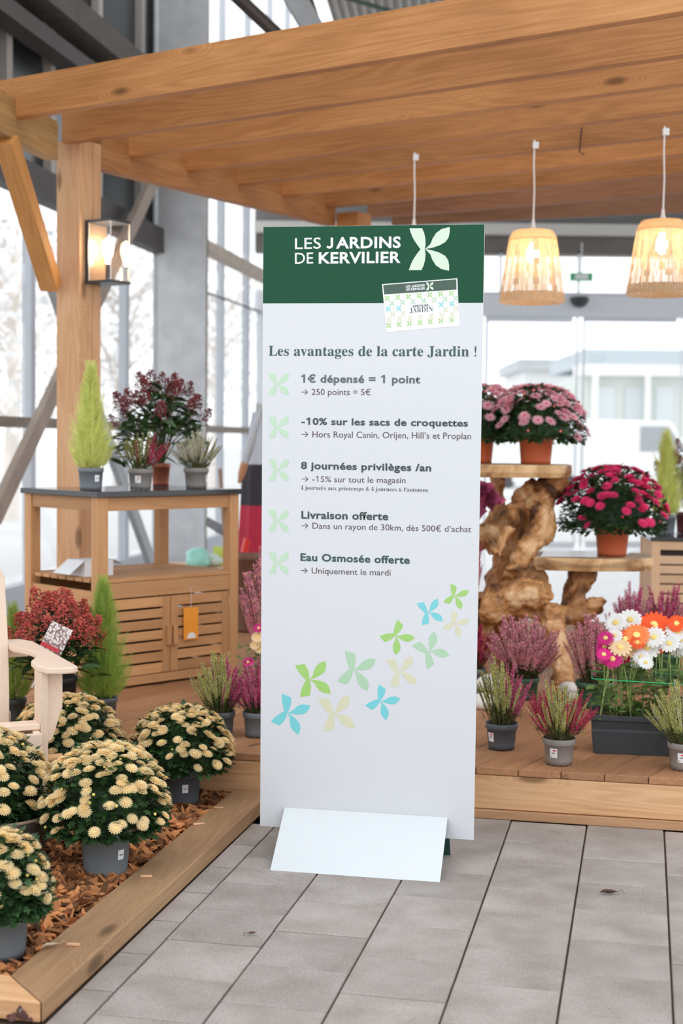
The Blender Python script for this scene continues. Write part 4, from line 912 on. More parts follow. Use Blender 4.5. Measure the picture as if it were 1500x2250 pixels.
# bowl with a pot in it
bp = V((-1.075, 4.36, BZ)); bw = thing('bowl_planter', bp, 0, 'wide dark brown bowl planter holding a yellow chrysanthemum at left edge', 'planter')
b = MB(); b.lathe([(.001, .0), (.09, .0), (.13, .02), (.175, .08), (.20, .15), (.205, .175), (.198, .177), (.19, .15), (.165, .085), (.12, .035), (.001, .03)], 48)
b.put('bowl', [plain('bronze_bowl', (.085, .07, .062), .35, .2, .2, 12)], bw, WM[bw.name], smooth=True)
b = MB(); b.lathe([(.2045, .170), (.2065, .174), (.2035, .1785), (.198, .1775)], 48); b.put('rim', plain('bowl_rim', (.36, .26, .19), .4), bw, WM[bw.name], smooth=True)
mum(V((bp.x-.05, bp.y, bp.z+.032)), .075, .06, .14, 'pale yellow chrysanthemum standing inside the dark bowl', 'y', .215, .250, 330, .036, DGREY, G, bias=.64, nl=1400)
# on the root stand: pink, pink (hidden), magenta
SY_ = 7.2
zU = ony(1170, 1021, 7.12).z; zL = ony(1340, 1222, 7.12).z
def stand_pt(px, Y, z): p = ony(px, 1100, Y); return V((p.x, p.y, z))
GP = 'terracotta potted chrysanthemums on the root stand'
mum(stand_pt(1175, 7.2, zU+.001), .092, .075, .145, 'light pink chrysanthemum in terracotta pot on the upper slab of the root stand', 'p', .240, .250, 270, .054, TERRA, GP, nl=1000, leaf=.034, bias=.7, drop=.03)
mum(stand_pt(1046, 7.3, zU+.001), .092, .075, .145, 'light pink chrysanthemum half hidden behind the right edge of the sign', 'p', .220, .255, 160, .056, TERRA, GP, nl=700, leaf=.034, drop=.03)
mum(stand_pt(1346, 7.15, zL+.001), .090, .072, .145, 'deep magenta chrysanthemum in terracotta pot on the lower slab', 'm', .255, .300, 230, .050, TERRA, GP, nl=1300, leaf=.034, bias=.62, drop=.02)

# conifers
CON = {'lime': plain('lime_conifer', (.74, .78, .26), .7, 0, .2, 20, trans=.3, island=True), 'green': plain('green_conifer', (.38, .52, .10), .7, 0, .25, 20, trans=.3, island=True)}
def conifer(loc, rt, rb_, h, label, rx, H, potmat, kind='green', n=300, stick=None, fr=.24):
    q = random.Random(int(abs(loc.x*313+loc.y*911))); t = thing('potted_conifer', loc, 0, label, 'plant', 'potted dwarf conifers'); mw = WM[t.name]
    pot = pot_mesh(rt, rb_, h, .01).put('pot', potmat, t, mw, smooth=True); soil_mesh(rt*.93, h-.01).put('soil', SOIL, t, mw)
    b = MB(); b.tube([(0, 0, h-.02), (0, 0, h+H*.9)], [.006, .002], 6); b.put('trunk', STEM, t, mw)
    b = MB()
    for k in range(n):
        f = (k+.5)/n; z = H*.98*(f**1.1); an = k*2.39996; rad = rx*(min(1, .62+z/H*2.2))*(1-(z/H)**1.25)+.010
        r1 = rad*q.uniform(.3, 1.2); L_ = H*fr*q.uniform(.55, 1.35)*(1-.4*z/H); o = V((cos(an), sin(an), 0))
        base = o*r1*.5+V((0, 0, h+max(0, z-L_*.8))); tip = o*min(rad*1.08, r1+.012)+V((q.gauss(0, .006), q.gauss(0, .006), h+min(H, z+L_*.35))); d = tip-base; L2 = d.length; dn = d.normalized()
        w_ = dn.orthogonal().normalized(); w_ = M.Rotation(q.uniform(0, 6), 3, dn) @ w_; w2 = dn.cross(w_)
        m_ = 13
        for j in range(m_):
            tt = .1+.9*j/m_; pc = base+d*tt; s = L2*.21*(1-.62*tt)
            for sd in (w_, -w_, w2*.7, -w2*.7):
                tp = pc+(sd+dn*1.35)*s; e = dn*s*.10; b.add([pc-e, pc+e, tp], [(0, 1, 2)])
        b.add([base-w_*.0012, base+w_*.0012, tip], [(0, 1, 2)])
    o_ = b.put('foliage', CON[kind], t, mw); o_['kind'] = 'stuff'
    if stick is not None: sticker(t, pot, rt, rb_, h, cam_ang(loc, stick), h*.55, .024, .03, red=False)
    return t
ctop = DZ+CHh
def cabpt(x, y): p = CM @ V((x, y, 0)); return V((p.x, p.y, ctop+.0005))
def cabray(px, y):   # on the cabinet top, along the picture column px, y metres behind its front edge
    for k in range(400):
        x = -.1+k*.003; p = cabpt(x, y)
        if 750+F*p.x/p.y > px: return p
    return p
conifer(cabray(198, .15), .060, .050, .105, 'lime yellow cypress in grey pot, leftmost on the stone top of the cabinet', .112, .50, GREYP, 'lime', 300, stick=32)
p = onz(226, 1592, DZ); conifer(p, .060, .05, .115, 'green cone shaped cypress on the deck in front of the cabinet', .118, .50, DGREY, 'green', 340)
p = base_of(52, 1592, DZ); conifer(V((-1.33, 5.75, DZ)), .055, .045, .105, 'green cypress half hidden behind the back of the pale chair', .085, .40, DGREY, 'green', 220)
rcz = DZ+hh
p = ony(1460, 1170, 8.55); conifer(V((p.x, p.y, rcz+.001)), .068, .055, .12, 'lime cypress on the pale cabinet at the right picture edge', .125, .52, GREYP, 'lime', 300, stick=-5)

# skimmia with red panicles
SKL = plain('skimmia_leaf', (.045, .095, .03), .35, 0, .3, 12, trans=.1); SKR = {'dark': plain('skimmia_bud_dark', (.19, .02, .028), .6, 0, .4, 40, island=True), 'red': plain('skimmia_bud_red', (.50, .075, .055), .6, 0, .35, 40, island=True), 'brown': plain('skimmia_bud_brown', (.30, .13, .09), .6, 0, .35, 40, island=True)}
def leaf_mesh():
    b = MB(); n = 7; vs = []
    for k in range(n):
        t = k/(n-1); w_ = .19*sin(pi*t**.85)**.8 if 0 < t < 1 else .004
        for j in (-1, 0, 1): vs.append((j*w_, -.10*t*t, t+0) if False else (j*w_, abs(j)*w_*.35-.22*t*t, t))
    b.add(vs, [(k*3+j, k*3+j+1, k*3+j+4, k*3+j+3) for k in range(n-1) for j in range(2)]); return b.mesh('leaf', SKL, True)
LM = leaf_mesh()
def panicle(kind, seed, N=150):
    q = random.Random(seed); b = MB()
    for k in range(N):
        f = q.random()**.6; an = q.uniform(0, 2*pi); z = q.random(); r_ = .42*(1-z*.75)*f; p = V((cos(an)*r_, sin(an)*r_, .12+z*.8)); s = q.uniform(.028, .045)
        b.add([p+V((s, 0, 0)), p+V((0, s, 0)), p+V((-s, 0, 0)), p+V((0, -s, 0)), p+V((0, 0, s)), p+V((0, 0, -s))], [(0, 1, 4), (1, 2, 4), (2, 3, 4), (3, 0, 4), (1, 0, 5), (2, 1, 5), (3, 2, 5), (0, 3, 5)], 0)
        if k % 4 == 0: w_ = V((.008, 0, 0)); c_ = V((0, 0, p.z-.2)); b.add([c_-w_, c_+w_, p], [(0, 1, 2)], 1)
    return b.mesh('panicle', [SKR[kind], STEM])
PAN = {k: [panicle(k, s) for s in (1, 2, 3)] for k in SKR}
def skimmia(loc, rt, rb_, h, label, kind, rx, H, potmat, npan=16, nleaf=120, ps=.085, ls_=.085, z0=.0, flatten=1.0):
    q = random.Random(int(abs(loc.x*413+loc.y*211))); t = thing('potted_skimmia', loc, 0, label, 'plant', 'red budded skimmias'); mw = WM[t.name]
    pot_mesh(rt, rb_, h, .012).put('pot', potmat, t, mw, smooth=True); soil_mesh(rt*.93, h-.01).put('soil', SOIL, t, mw)
    tips = []
    for k in range(npan):
        f = sqrt((k+.5)/npan); an = k*2.39996+q.uniform(-.2, .2); tips.append(V((cos(an)*rx*f*.86, sin(an)*rx*f*.86*flatten, h+z0+H*(1-.42*f*f)*q.uniform(.86, 1.0)-ps*.8)))
    b = MB()
    for p in tips: b.tube([V((0, 0, h-.02)), V((p.x*.35, p.y*.35, h+(p.z-h)*.5)), p], [.004, .003, .002], 5, 0, False)
    b.put('stems', plain('skimmia_stem', (.12, .13, .05), .7), t, mw)['kind'] = 'stuff'
    for p in tips:
        d = V((p.x*.9, p.y*.9, rx*1.3)).normalized(); s = ps*q.uniform(.8, 1.2)
        child('panicle', q.choice(PAN[kind]), t, M.Translation(p) @ aim(d, q.uniform(0, 6)) @ M.Diagonal((s*1.15, s*1.15, s, 1)))
    for k in range(nleaf):
        p = tips[k % npan]; j = k//npan; an = q.uniform(0, 2*pi); d = V((cos(an), sin(an), q.uniform(-.25, .9)))
        d = (d+V((p.x, p.y, 0))*2).normalized(); b0 = V((p.x, p.y, p.z))*1.0-V((p.x*.12, p.y*.12, .005+j*.018)); s = ls_*q.uniform(.7, 1.15)
        child('leaf', LM, t, M.Translation(b0) @ aim(d, q.uniform(-.6, .6)) @ M.Scale(s, 4))
    return t
skimmia(cabray(352, .40), .050, .040, .12, 'large dark red skimmia in copper brown pot at the back of the cabinet top', 'dark', .262, .50, plain('copper_pot', (.42, .13, .075), .3, .3, .1), 26, 290, .10, .095)
skimmia(V((-1.13, 5.62, DZ)), .085, .075, .22, 'red skimmia in tall black pot with picture card, left of the cabinet', 'red', .185, .36, BLACKP, 30, 220, .105, .085)
p = ony(1500, 1170, 8.7); skimmia(V((p.x+.02, p.y, rcz+.001)), .07, .055, .13, 'brown budded skimmia behind the lime cypress at the right edge', 'brown', .20, .50, plain('maroon_pot', (.12, .03, .035), .5), 12, 90, .10, .09)
# picture card in the left skimmia
cc = ony(122, 1406, 5.38)
pc = thing('plant_picture_card', cc, 0, 'square plant picture card with red strip stuck in the red skimmia', 'card')
cm_ = M.Translation(cc) @ M.Rotation(R(-8), 4, 'Z') @ M.Rotation(R(24), 4, 'Y') @ M.Rotation(R(-12), 4, 'X')
def card_mat():
    m, nt, p_ = nodes('flower_photo_print'); N = nt.nodes.new; L = nt.links.new; tc = N('ShaderNodeTexCoord'); vo = N('ShaderNodeTexVoronoi'); vo.inputs['Scale'].default_value = 110
    L(tc.outputs['Object'], vo.inputs['Vector']); cr = N('ShaderNodeValToRGB'); e = cr.color_ramp.elements; e[0].position = .35; e[0].color = (.80, .74, .72, 1); e[1].position = .62; e[1].color = (.22, .10, .10, 1)
    L(vo.outputs['Distance'], cr.inputs[0]); L(cr.outputs[0], p_.inputs['Base Color']); p_.inputs['Roughness'].default_value = .2; p_.inputs['Coat Weight'].default_value = .5; return m
b = MB(); b.box(-.045, -.001, -.05, .045, .001, .06); b.put('card', card_mat(), pc, cm_)
b = MB(); b.box(-.045, -.0016, -.042, .030, -.0011, -.026); b.put('red_strip', plain('card_red', (.55, .03, .05), .4), pc, cm_)
b = MB(); b.box(-.003, -.001, -.20, .003, .001, -.05); b.put('stake', STK, pc, cm_)
# heathers on the cabinet top
p = cabray(307, .13); heather(p, .060, .049, .100, 'heather pot with green and crimson spikes in the middle of the cabinet top', mixer(p, 'olive', 'olive', 'red', .9), .135, .185, 54, TAUPE, stick=-14, thick=.85)
p = cabray(430, .12); heather(p, .062, .050, .102, 'white heather pot at the right end of the cabinet top', mixer(p, 'white', 'white', 'olive', .85), .140, .185, 66, TAUPE, stick=70, thick=.85)

# ------------------------------------------------------------ root stand
TEAK = None
def root_mat(name, c1, c2, c3):
    m, nt, p_ = nodes(name); N = nt.nodes.new; L = nt.links.new; tc = N('ShaderNodeTexCoord')
    n1 = N('ShaderNodeTexNoise'); n1.inputs['Scale'].default_value = 5; n1.inputs['Detail'].default_value = 6; n1.inputs['Distortion'].default_value = 1.2; L(tc.outputs['Object'], n1.inputs['Vector'])
    cr = N('ShaderNodeValToRGB'); e = cr.color_ramp.elements; e[0].position = .36; e[0].color = c1+(1,); e[1].position = .62; e[1].color = c3+(1,); x = e.new(.5); x.color = c2+(1,)
    L(n1.outputs['Fac'], cr.inputs[0]); L(cr.outputs[0], p_.inputs['Base Color']); p_.inputs['Roughness'].default_value = .55
    mp = N('ShaderNodeMapping'); mp.inputs['Scale'].default_value = (60, 60, 9); L(tc.outputs['Object'], mp.inputs[0]); n2 = N('ShaderNodeTexNoise'); n2.inputs['Scale'].default_value = 1; n2.inputs['Detail'].default_value = 4; n2.inputs['Distortion'].default_value = .6; L(mp.outputs[0], n2.inputs['Vector'])
    b = N('ShaderNodeBump'); b.inputs['Strength'].default_value = .6; b.inputs['Distance'].default_value = .008; L(n2.outputs['Fac'], b.inputs['Height']); L(b.outputs[0], p_.inputs['Normal']); return m
TEAK = root_mat('teak_root', (.10, .04, .016), (.55, .26, .09), (.78, .50, .27))
rs0 = V((1.0, 7.1, DZ)); rs = thing('root_stand', rs0, 0, 'two tiered plant stand carved from a gnarled teak root', 'plant stand')
RSM = WM[rs.name]; k_ = F
CHN = [[(1240, 1050, 7.2, 26), (1200, 1078, 7.2, 30), (1178, 1115, 7.15, 32), (1195, 1145, 7.1, 30), (1182, 1175, 7.08, 27), (1160, 1200, 7.05, 22), (1142, 1235, 7.05, 20), (1140, 1252, 7.05, 17)],
       [(1180, 1068, 7.2, 22), (1145, 1086, 7.18, 17), (1132, 1118, 7.16, 18), (1112, 1145, 7.15, 24), (1078, 1170, 7.15, 28), (1030, 1188, 7.2, 30)],
       [(1158, 1105, 7.3, 22), (1145, 1155, 7.32, 22), (1122, 1210, 7.3, 28), (1110, 1265, 7.28, 38), (1100, 1310, 7.2, 40)],
       [(1098, 1050, 7.45, 18), (1090, 1082, 7.45, 12), (1096, 1112, 7.45, 13), (1078, 1150, 7.4, 15), (1070, 1200, 7.35, 24)],
       [(1118, 1160, 7.05, 14), (1100, 1195, 7.0, 8), (1098, 1222, 6.95, 3)], [(1062, 1180, 7.05, 16), (1082, 1208, 7.0, 9), (1098, 1220, 6.96, 3)],
       [(1035, 1335, 7.05, 40), (1078, 1335, 7.0, 36), (1110, 1312, 7.0, 34), (1150, 1302, 6.95, 34), (1188, 1312, 6.95, 28), (1210, 1322, 6.95, 15)],
       [(1120, 1240, 7.1, 38), (1160, 1262, 7.08, 36), (1184, 1290, 7.0, 26), (1206, 1300, 6.98, 18)],
       [(1110, 1335, 7.05, 30), (1170, 1342, 7.0, 22), (1235, 1350, 7.05, 20), (1282, 1348, 7.05, 18), (1308, 1330, 7.05, 18), (1326, 1314, 7.05, 11)],
       [(1282, 1245, 7.2, 27), (1272, 1280, 7.2, 27), (1262, 1310, 7.18, 27), (1255, 1348, 7.15, 28)],
       [(1205, 1345, 7.0, 26), (1222, 1400, 6.92, 24), (1232, 1460, 6.86, 22), (1238, 1508, 6.8, 24)],
       [(1060, 1345, 7.1, 36), (1050, 1420, 7.1, 28), (1040, 1486, 7.1, 28)], [(1270, 1350, 7.2, 20), (1290, 1400, 7.3, 18), (1300, 1448, 7.4, 18)], [(1100, 1350, 7.2, 30), (1110, 1400, 7.4, 24), (1110, 1440, 7.6, 22)],
       [(1150, 1240, 7.02, 13), (1128, 1250, 7.0, 9), (1112, 1248, 7.0, 4)]]
b = MB()
for ch in CHN:
    pts, rad = [], []
    for i in range(len(ch)-1):
        for j in range(4):
            t_ = j/4; a_ = [ch[i][m]*(1-t_)+ch[i+1][m]*t_ for m in range(4)]; a_[3] *= 1+.16*noise.noise(V((a_[0]*.03, a_[1]*.03, 1)))*2
            p_ = ony(a_[0], a_[1], a_[2])-rs0; pts.append(p_); rad.append(a_[3]*a_[2]/F)
    a_ = ch[-1]; pts.append(ony(a_[0], a_[1], a_[2])-rs0); rad.append(a_[3]*a_[2]/F); b.tube(pts, rad, 12)
root = b.put('root', TEAK, rs, RSM)
md = root.modifiers.new('remesh', 'REMESH'); md.mode = 'VOXEL'; md.voxel_size = .009; md.use_smooth_shade = True
tx_ = bpy.data.textures.new('root_clouds', 'CLOUDS'); tx_.noise_scale = .09; tx_.noise_depth = 3
md = root.modifiers.new('displace', 'DISPLACE'); md.texture = tx_; md.strength = .055; md.mid_level = .5
tx2 = bpy.data.textures.new('root_ridges', 'CLOUDS'); tx2.noise_scale = .03; tx2.noise_depth = 2; tx2.noise_type = 'HARD_NOISE'
md = root.modifiers.new('displace', 'DISPLACE'); md.texture = tx2; md.strength = -.03; md.mid_level = .3
md = root.modifiers.new('smooth', 'SMOOTH'); md.iterations = 2
SLAB = root_mat('slab_edge', (.30, .14, .055), (.62, .36, .16), (.76, .50, .26)); STOP = root_mat('slab_top', (.50, .33, .18), (.64, .45, .27), (.74, .56, .36))
def slab(pts, z, th, name):
    q = random.Random(9); n = len(pts); ctr = sum((V(p) for p in pts), V((0, 0, 0)))/n; vs = []
    rings = ((z-th, .965), (z-th*.6, 1.0), (z-.006, .995), (z, .985))
    fine = []
    for i in range(n):
        for j in range(5):
            a_ = V(pts[i]).lerp(V(pts[(i+1) % n]), j/5); f = 1+.03*noise.noise(V((a_.x*6, a_.y*6, z))); fine.append(ctr+(a_-ctr)*f)
    m_ = len(fine)
    for zz, s in rings: vs += [V((ctr.x+(p_.x-ctr.x)*s, ctr.y+(p_.y-ctr.y)*s, zz)) for p_ in fine]
    fs = [(k*m_+j, k*m_+(j+1) % m_, (k+1)*m_+(j+1) % m_, (k+1)*m_+j) for k in range(3) for j in range(m_)]; idx = [0]*len(fs)
    fs += [tuple(range(m_))[::-1], tuple(range(3*m_, 4*m_))]; idx += [0, 1]
    return put(name, mesh(name, [v-rs0 for v in vs], fs, [SLAB, STOP], idx), rs, RSM)
def gp(px, Y): p_ = ony(px, 1100, Y); return V((p_.x, p_.y, 0))
slab([gp(985, 6.95), gp(1120, 6.93), gp(1230, 6.98), gp(1256, 7.12), gp(1245, 7.4), gp(1150, 7.55), gp(1000, 7.5), gp(955, 7.2)], zU, .062, 'upper_slab')
slab([gp(1175, 6.98), gp(1300, 6.93), gp(1405, 6.95), gp(1436, 7.05), gp(1432, 7.3), gp(1330, 7.48), gp(1180, 7.4), gp(1150, 7.12)], zL, .062, 'lower_slab')
# clear plastic film under the pots
def film(pts, z, seed, lab):
    q = random.Random(seed); n = 14; A_, B_, C_, D_ = [V(p) for p in pts]; vs = []
    for i in range(n):
        for j in range(n):
            u_, v_ = i/(n-1), j/(n-1); p_ = (A_*(1-u_)+B_*u_)*(1-v_)+(D_*(1-u_)+C_*u_)*v_
            e = max(0, .12-min(u_, 1-u_, v_))*1.0; vs.append(V((p_.x, p_.y, z+.003+.002*noise.noise(p_*30)-e*.35)))
    m_ = mesh('plastic_film', vs, [(i*n+j, (i+1)*n+j, (i+1)*n+j+1, i*n+j+1) for i in range(n-1) for j in range(n-1)], FILM, None, True)
    tag(put('plastic_film', m_), lab, 'film')
film([gp(1152, 6.93), gp(1400, 6.90), gp(1425, 7.42), gp(1160, 7.42)], zL, 1, 'clear plastic film draped over the lower slab of the root stand')
# magenta ruffled plants on a low crate at the left of the root
cr0 = gp(1014, 6.98)
ct = thing('wooden_crate', V((cr0.x, cr0.y, DZ)), 0, 'stacked slatted crate hidden behind the sign carrying purple plants', 'crate')
for k in range(7):
    z = k*.10
    for yy in (-.08, .065):
        b = MB(); b.box(-.08, yy, z, .08, yy+.015, z+.085); b.put('slat', W_FASC, ct, WM[ct.name])
for xx in (-.08, .06):
    for yy in (-.065, .045): b = MB(); b.box(xx, yy, 0, xx+.02, yy+.02, .69); b.put('corner_post', W_FASC, ct, WM[ct.name])
b = MB(); b.box(-.085, -.085, .69, .085, .085, .705); b.put('lid', W_FASC, ct, WM[ct.name])
CAB = plain('ornamental_kale', (.42, .07, .16), .6, 0, .35, 25, trans=.2); CAB2 = plain('kale_dark', (.10, .06, .09), .6, 0, .3)
def ruffle():
    b = MB(); n = 9; vs = [(0, 0, 0)]
    for k in range(n): a_ = -1.1+2.2*k/(n-1); r_ = 1+.12*sin(k*2.6); vs.append((r_*sin(a_)*.8, .18*sin(k*2.2), r_*cos(a_)))
    b.add(vs, [(0, k+1, k+2) for k in range(n-1)]); return b.mesh('kale_leaf', CAB)
RFM = ruffle()
def kale(loc, lab, R_, nlf=60):
    t = thing('ornamental_kale', loc, 0, lab, 'plant', 'purple ruffled plants beside the root'); q = random.Random(int(loc.z*1000))
    pot_mesh(.05, .042, .09).put('pot', GREYP, t, WM[t.name], smooth=True)
    for k in range(nlf):
        f = k/nlf; an = k*2.4; tl = .15+f*1.5; d = V((cos(an)*sin(tl), sin(an)*sin(tl), cos(tl))); s = R_*(.45+.55*f)*q.uniform(.85, 1.1)
        child('kale_leaf', RFM, t, M.Translation(V((0, 0, .10+R_*.45))+d*s*.35) @ aim(d, an) @ M.Scale(s*.62, 4))
    return t
kale(V((cr0.x+.035, cr0.y-.02, DZ+.706)), 'purple kale at the left of the root between sign and slab', .175, 80)
p = gp(1024, 6.98); heather(V((p.x, p.y, DZ)), .085, .07, .40, 'tall magenta heather in shade beside the root, right edge of the sign', mixer(p, 'magenta', 'magenta', 'magenta', .5), .10, .30, 60, BLACKP, thick=.7)
# white sack-like stones on the deck near the root foot
WST = plain('white_stone', (.80, .77, .74), .7, 0, .08, 12)
q = random.Random(2)
for k, (x, Y, dz, r_, lab) in enumerate(((1070, 6.18, 0, 28, 'white rounded stone lowest of the pile beside the sign'), (1080, 6.28, .065, 27, 'white rounded stone behind, upper of the pile beside the sign'), (1098, 6.12, 0, 23, 'white rounded stone nearest the green pot beside the sign'), (1254, 6.60, 0, 20, 'white rounded stone between the two pink heathers'), (1266, 6.42, 0, 13, 'small white stone by the root foot between the pink heathers'))):
    p = V((gp(x, Y).x, Y, DZ+dz)); rr = r_*Y/F; b = MB(); n = 14
    b.lathe([(.001, 0), (rr*.75, 0), (rr*1.05, rr*.3), (rr, rr*.75), (rr*.6, rr*1.15), (.001, rr*1.25)], n)
    for v in b.v: v.x *= 1+.2*noise.noise(v*9+V((k, 0, 0))); v.z *= 1+.15*noise.noise(v*7+V((0, k, 0)))
    tag(b.put('white_stone', WST, None, M.Translation(p), smooth=True), lab, 'stone')

# ------------------------------------------------------------ trough of daisies
t0 = onz(1303, 1655, DZ); t1 = onz(1478, 1663, DZ); dxv = (t1-t0).normalized(); tl = .46
tz = thing('window_box', t0, 0, 'dark grey trough planted with white, orange and magenta daisies', 'planter'); dy_ = V((-dxv.y, dxv.x, 0))
TMx = M.Translation(t0) @ M((dxv, dy_, V((0, 0, 1)))).transposed().to_4x4(); th_ = .148; TWd = .17
b = MB(); o = .014; rings = [(0, 0, TWd, 0), (-o*.6, th_*.62, 0, 0)]
def ring(e, z): return [(-e, -e, z), (tl+e, -e, z), (tl+e, TWd+e, z), (-e, TWd+e, z)]
rg = [ring(0, 0), ring(.009, th_*.60), ring(.004, th_*.62), ring(.009, th_*.84), ring(.016, th_*.86), ring(.017, th_), ring(.008, th_), ring(.004, th_*.88)]
vs = [p_ for r_ in rg for p_ in r_]; fs = [(k*4+j, k*4+(j+1) % 4, (k+1)*4+(j+1) % 4, (k+1)*4+j) for k in range(len(rg)-1) for j in range(4)]+[(3, 2, 1, 0)]
b.add(vs, fs); b.put('trough', plain('anthracite_plastic', (.045, .052, .06), .45, 0, .1, 20), tz, TMx, bevel=.002)
b = MB(); b.box(.0, .0, th_*.5, tl, TWd, th_*.88); b.put('soil', plain('peat', (.10, .05, .028), .95, 0, .5, 80, bump=.8), tz, TMx)
DL = plain('daisy_leaf', (.16, .26, .07), .55, 0, .3, 15, trans=.25, island=True); DST = plain('daisy_stem', (.30, .40, .12), .6)
def daisy(cl, n=15, w_=.10):
    b = MB()
    for k in range(n):
        a_ = 2*pi*k/n; o = V((cos(a_), sin(a_), 0)); s = V((-sin(a_), cos(a_), 0)); z = V((0, 0, 1))
        b.add([o*.08-s*.04, o*.08+s*.04, o*.34+s*w_+z*.05, o*.5+s*w_*.5+z*.0, o*.5-s*w_*.5, o*.34-s*w_+z*.05], [(0, 1, 2, 5), (5, 2, 3, 4)], 0)
    b.lathe([(.14, .01), (.12, .07), (.001, .10)], 12, 1); b.lathe([(.001, -.12), (.08, -.06), (.10, 0)], 8, 2); return b.mesh('daisy_flower', [cl, plain('daisy_centre', (.90, .66, .22), .7), DL])
DD = {'w': daisy(plain('daisy_white', (.88, .88, .86), .6, 0, .03, 20, trans=.2)), 'o': daisy(plain('daisy_orange', (.90, .10, .015), .6, 0, .1, 20, trans=.2), 18, .075), 'r': daisy(plain('daisy_light_orange', (.92, .24, .06), .6, 0, .1, 20, trans=.2), 18, .07), 'm': daisy(plain('daisy_magenta', (.68, .01, .22), .6, 0, .15, 20, trans=.2), 18, .07), 'c': daisy(plain('daisy_cream', (.90, .66, .38), .6, 0, .06, 20, trans=.2), 14, .10)}
fls = [(1352, 1368, 'w', 42), (1384, 1362, 'w', 46), (1372, 1383, 'w', 36), (1350, 1396, 'w', 30), (1436, 1374, 'o', 58), (1420, 1385, 'o', 34), (1458, 1372, 'o', 34), (1486, 1370, 'o', 36), (1398, 1396, 'r', 50), (1374, 1404, 'o', 40), (1380, 1412, 'o', 36), (1400, 1412, 'o', 30), (1330, 1402, 'm', 32), (1328, 1422, 'm', 34), (1340, 1412, 'm', 34), (1326, 1438, 'm', 30), (1345, 1448, 'm', 40), (1374, 1448, 'm', 28), (1334, 1452, 'm', 28), (1362, 1422, 'c', 44), (1382, 1424, 'c', 44), (1358, 1436, 'c', 34), (1420, 1422, 'w', 52), (1436, 1400, 'w', 44), (1456, 1404, 'w', 50), (1474, 1394, 'w', 44), (1488, 1388, 'w', 46), (1498, 1404, 'w', 48), (1470, 1414, 'w', 40), (1445, 1424, 'o', 28), (1492, 1424, 'w', 40), (1408, 1444, 'w', 32), (1418, 1456, 'w', 30), (1396, 1456, 'w', 24), (1512, 1380, 'o', 40), (1525, 1404, 'w', 44), (1508, 1420, 'w', 40), (1540, 1390, 'w', 44), (1446, 1390, 'w', 40)]
q = random.Random(11); iv = TMx.inverted(); b = MB(); WM[tz.name+'x'] = TMx
for x, y, cl, s in fls:
    Y = 5.28+q.uniform(0, .12)+(1440-y)*.0012; p_ = ony(x, y, Y); pl = iv @ p_; s_ = s*Y/F*1.2
    d = (CP-p_); d = V((d.x*.14+q.gauss(0, .15), d.y*.14+q.gauss(0, .1), .55+q.uniform(0, .3))).normalized()
    child('daisy_flower', DD[cl], tz, M.Translation(p_-t0) @ aim(d, q.uniform(0, 6)) @ M.Scale(s_, 4))
    root_ = V((min(tl-.03, max(.03, pl.x+q.uniform(-.05, .05))), q.uniform(.04, .13), th_*.86)); mid = root_.lerp(pl, .55)+V((q.uniform(-.02, .02), 0, 0))
    b.tube([root_, mid, pl-V((0, 0, .004))], [.0022, .0018, .0014], 5, 0, False)
for x in (.02, .40): b.tube([(x, .02, th_*.8), (x+.03, .03, th_+.17)], .003, 6, 0)
b.put('flower_stems', DST, tz, TMx)['kind'] = 'stuff'
b = MB()
for k in range(520):
    p_ = V((q.uniform(0, tl), q.uniform(.0, TWd), th_*.9+q.random()**1.2*.20)); an = q.uniform(0, 2*pi); d = V((cos(an), sin(an)-.2, q.uniform(-.4, .8))).normalized(); lobed(b, p_, d, q.uniform(.03, .06), q)
b.put('foliage', DL, tz, TMx)['kind'] = 'stuff'
b = MB()
zz = th_+.135; b.tube([(-.01, -.005, zz), (tl*.35, -.012, zz-.004), (tl*.7, -.012, zz-.008), (tl+.01, -.005, zz-.01)], .0016, 6); b.tube([(-.01, -.005, zz), (-.01, TWd, zz), (tl+.01, TWd, zz), (tl+.01, -.005, zz-.01)], .0016, 6)
b.put('support_string', plain('green_string', (.02, .50, .20), .5), tz, TMx)
# small flowers poking out at the left edge of the sign
p = V((gp(575, 6.15).x, 6.15, DZ)); dt = thing('potted_daisy', p, 0, 'terracotta pot of cream and magenta daisies half hidden behind the sign', 'plant')
pot_mesh(.075, .06, .13).put('pot', TERRA, dt, WM[dt.name], smooth=True)
for x, y, cl, s in ((566, 1400, 'c', 30), (560, 1418, 'c', 24), (572, 1425, 'c', 28), (545, 1455, 'm', 26), (568, 1380, 'm', 24), (583, 1410, 'c', 30)):
    p_ = ony(x, y, 6.08)-p; child('daisy_flower', DD[cl], dt, M.Translation(p_) @ aim(V((-.1, -.7, .6)).normalized(), x) @ M.Scale(s*6.1/F, 4))
    b = MB(); b.tube([(0, 0, .11), (p_.x*.5, p_.y*.5, .11+(p_.z-.11)*.6), tuple(p_)], .0018, 5); b.put('flower_stem', DST, dt, WM[dt.name])
b = MB()
for k in range(120): an = q.uniform(0, 6.28); lobed(b, V((cos(an)*q.uniform(0, .09), sin(an)*q.uniform(0, .09), .12+q.random()*.16)), V((cos(an), sin(an), q.uniform(-.3, .6))).normalized(), .04, q)
b.put('foliage', DL, dt, WM[dt.name])['kind'] = 'stuff'

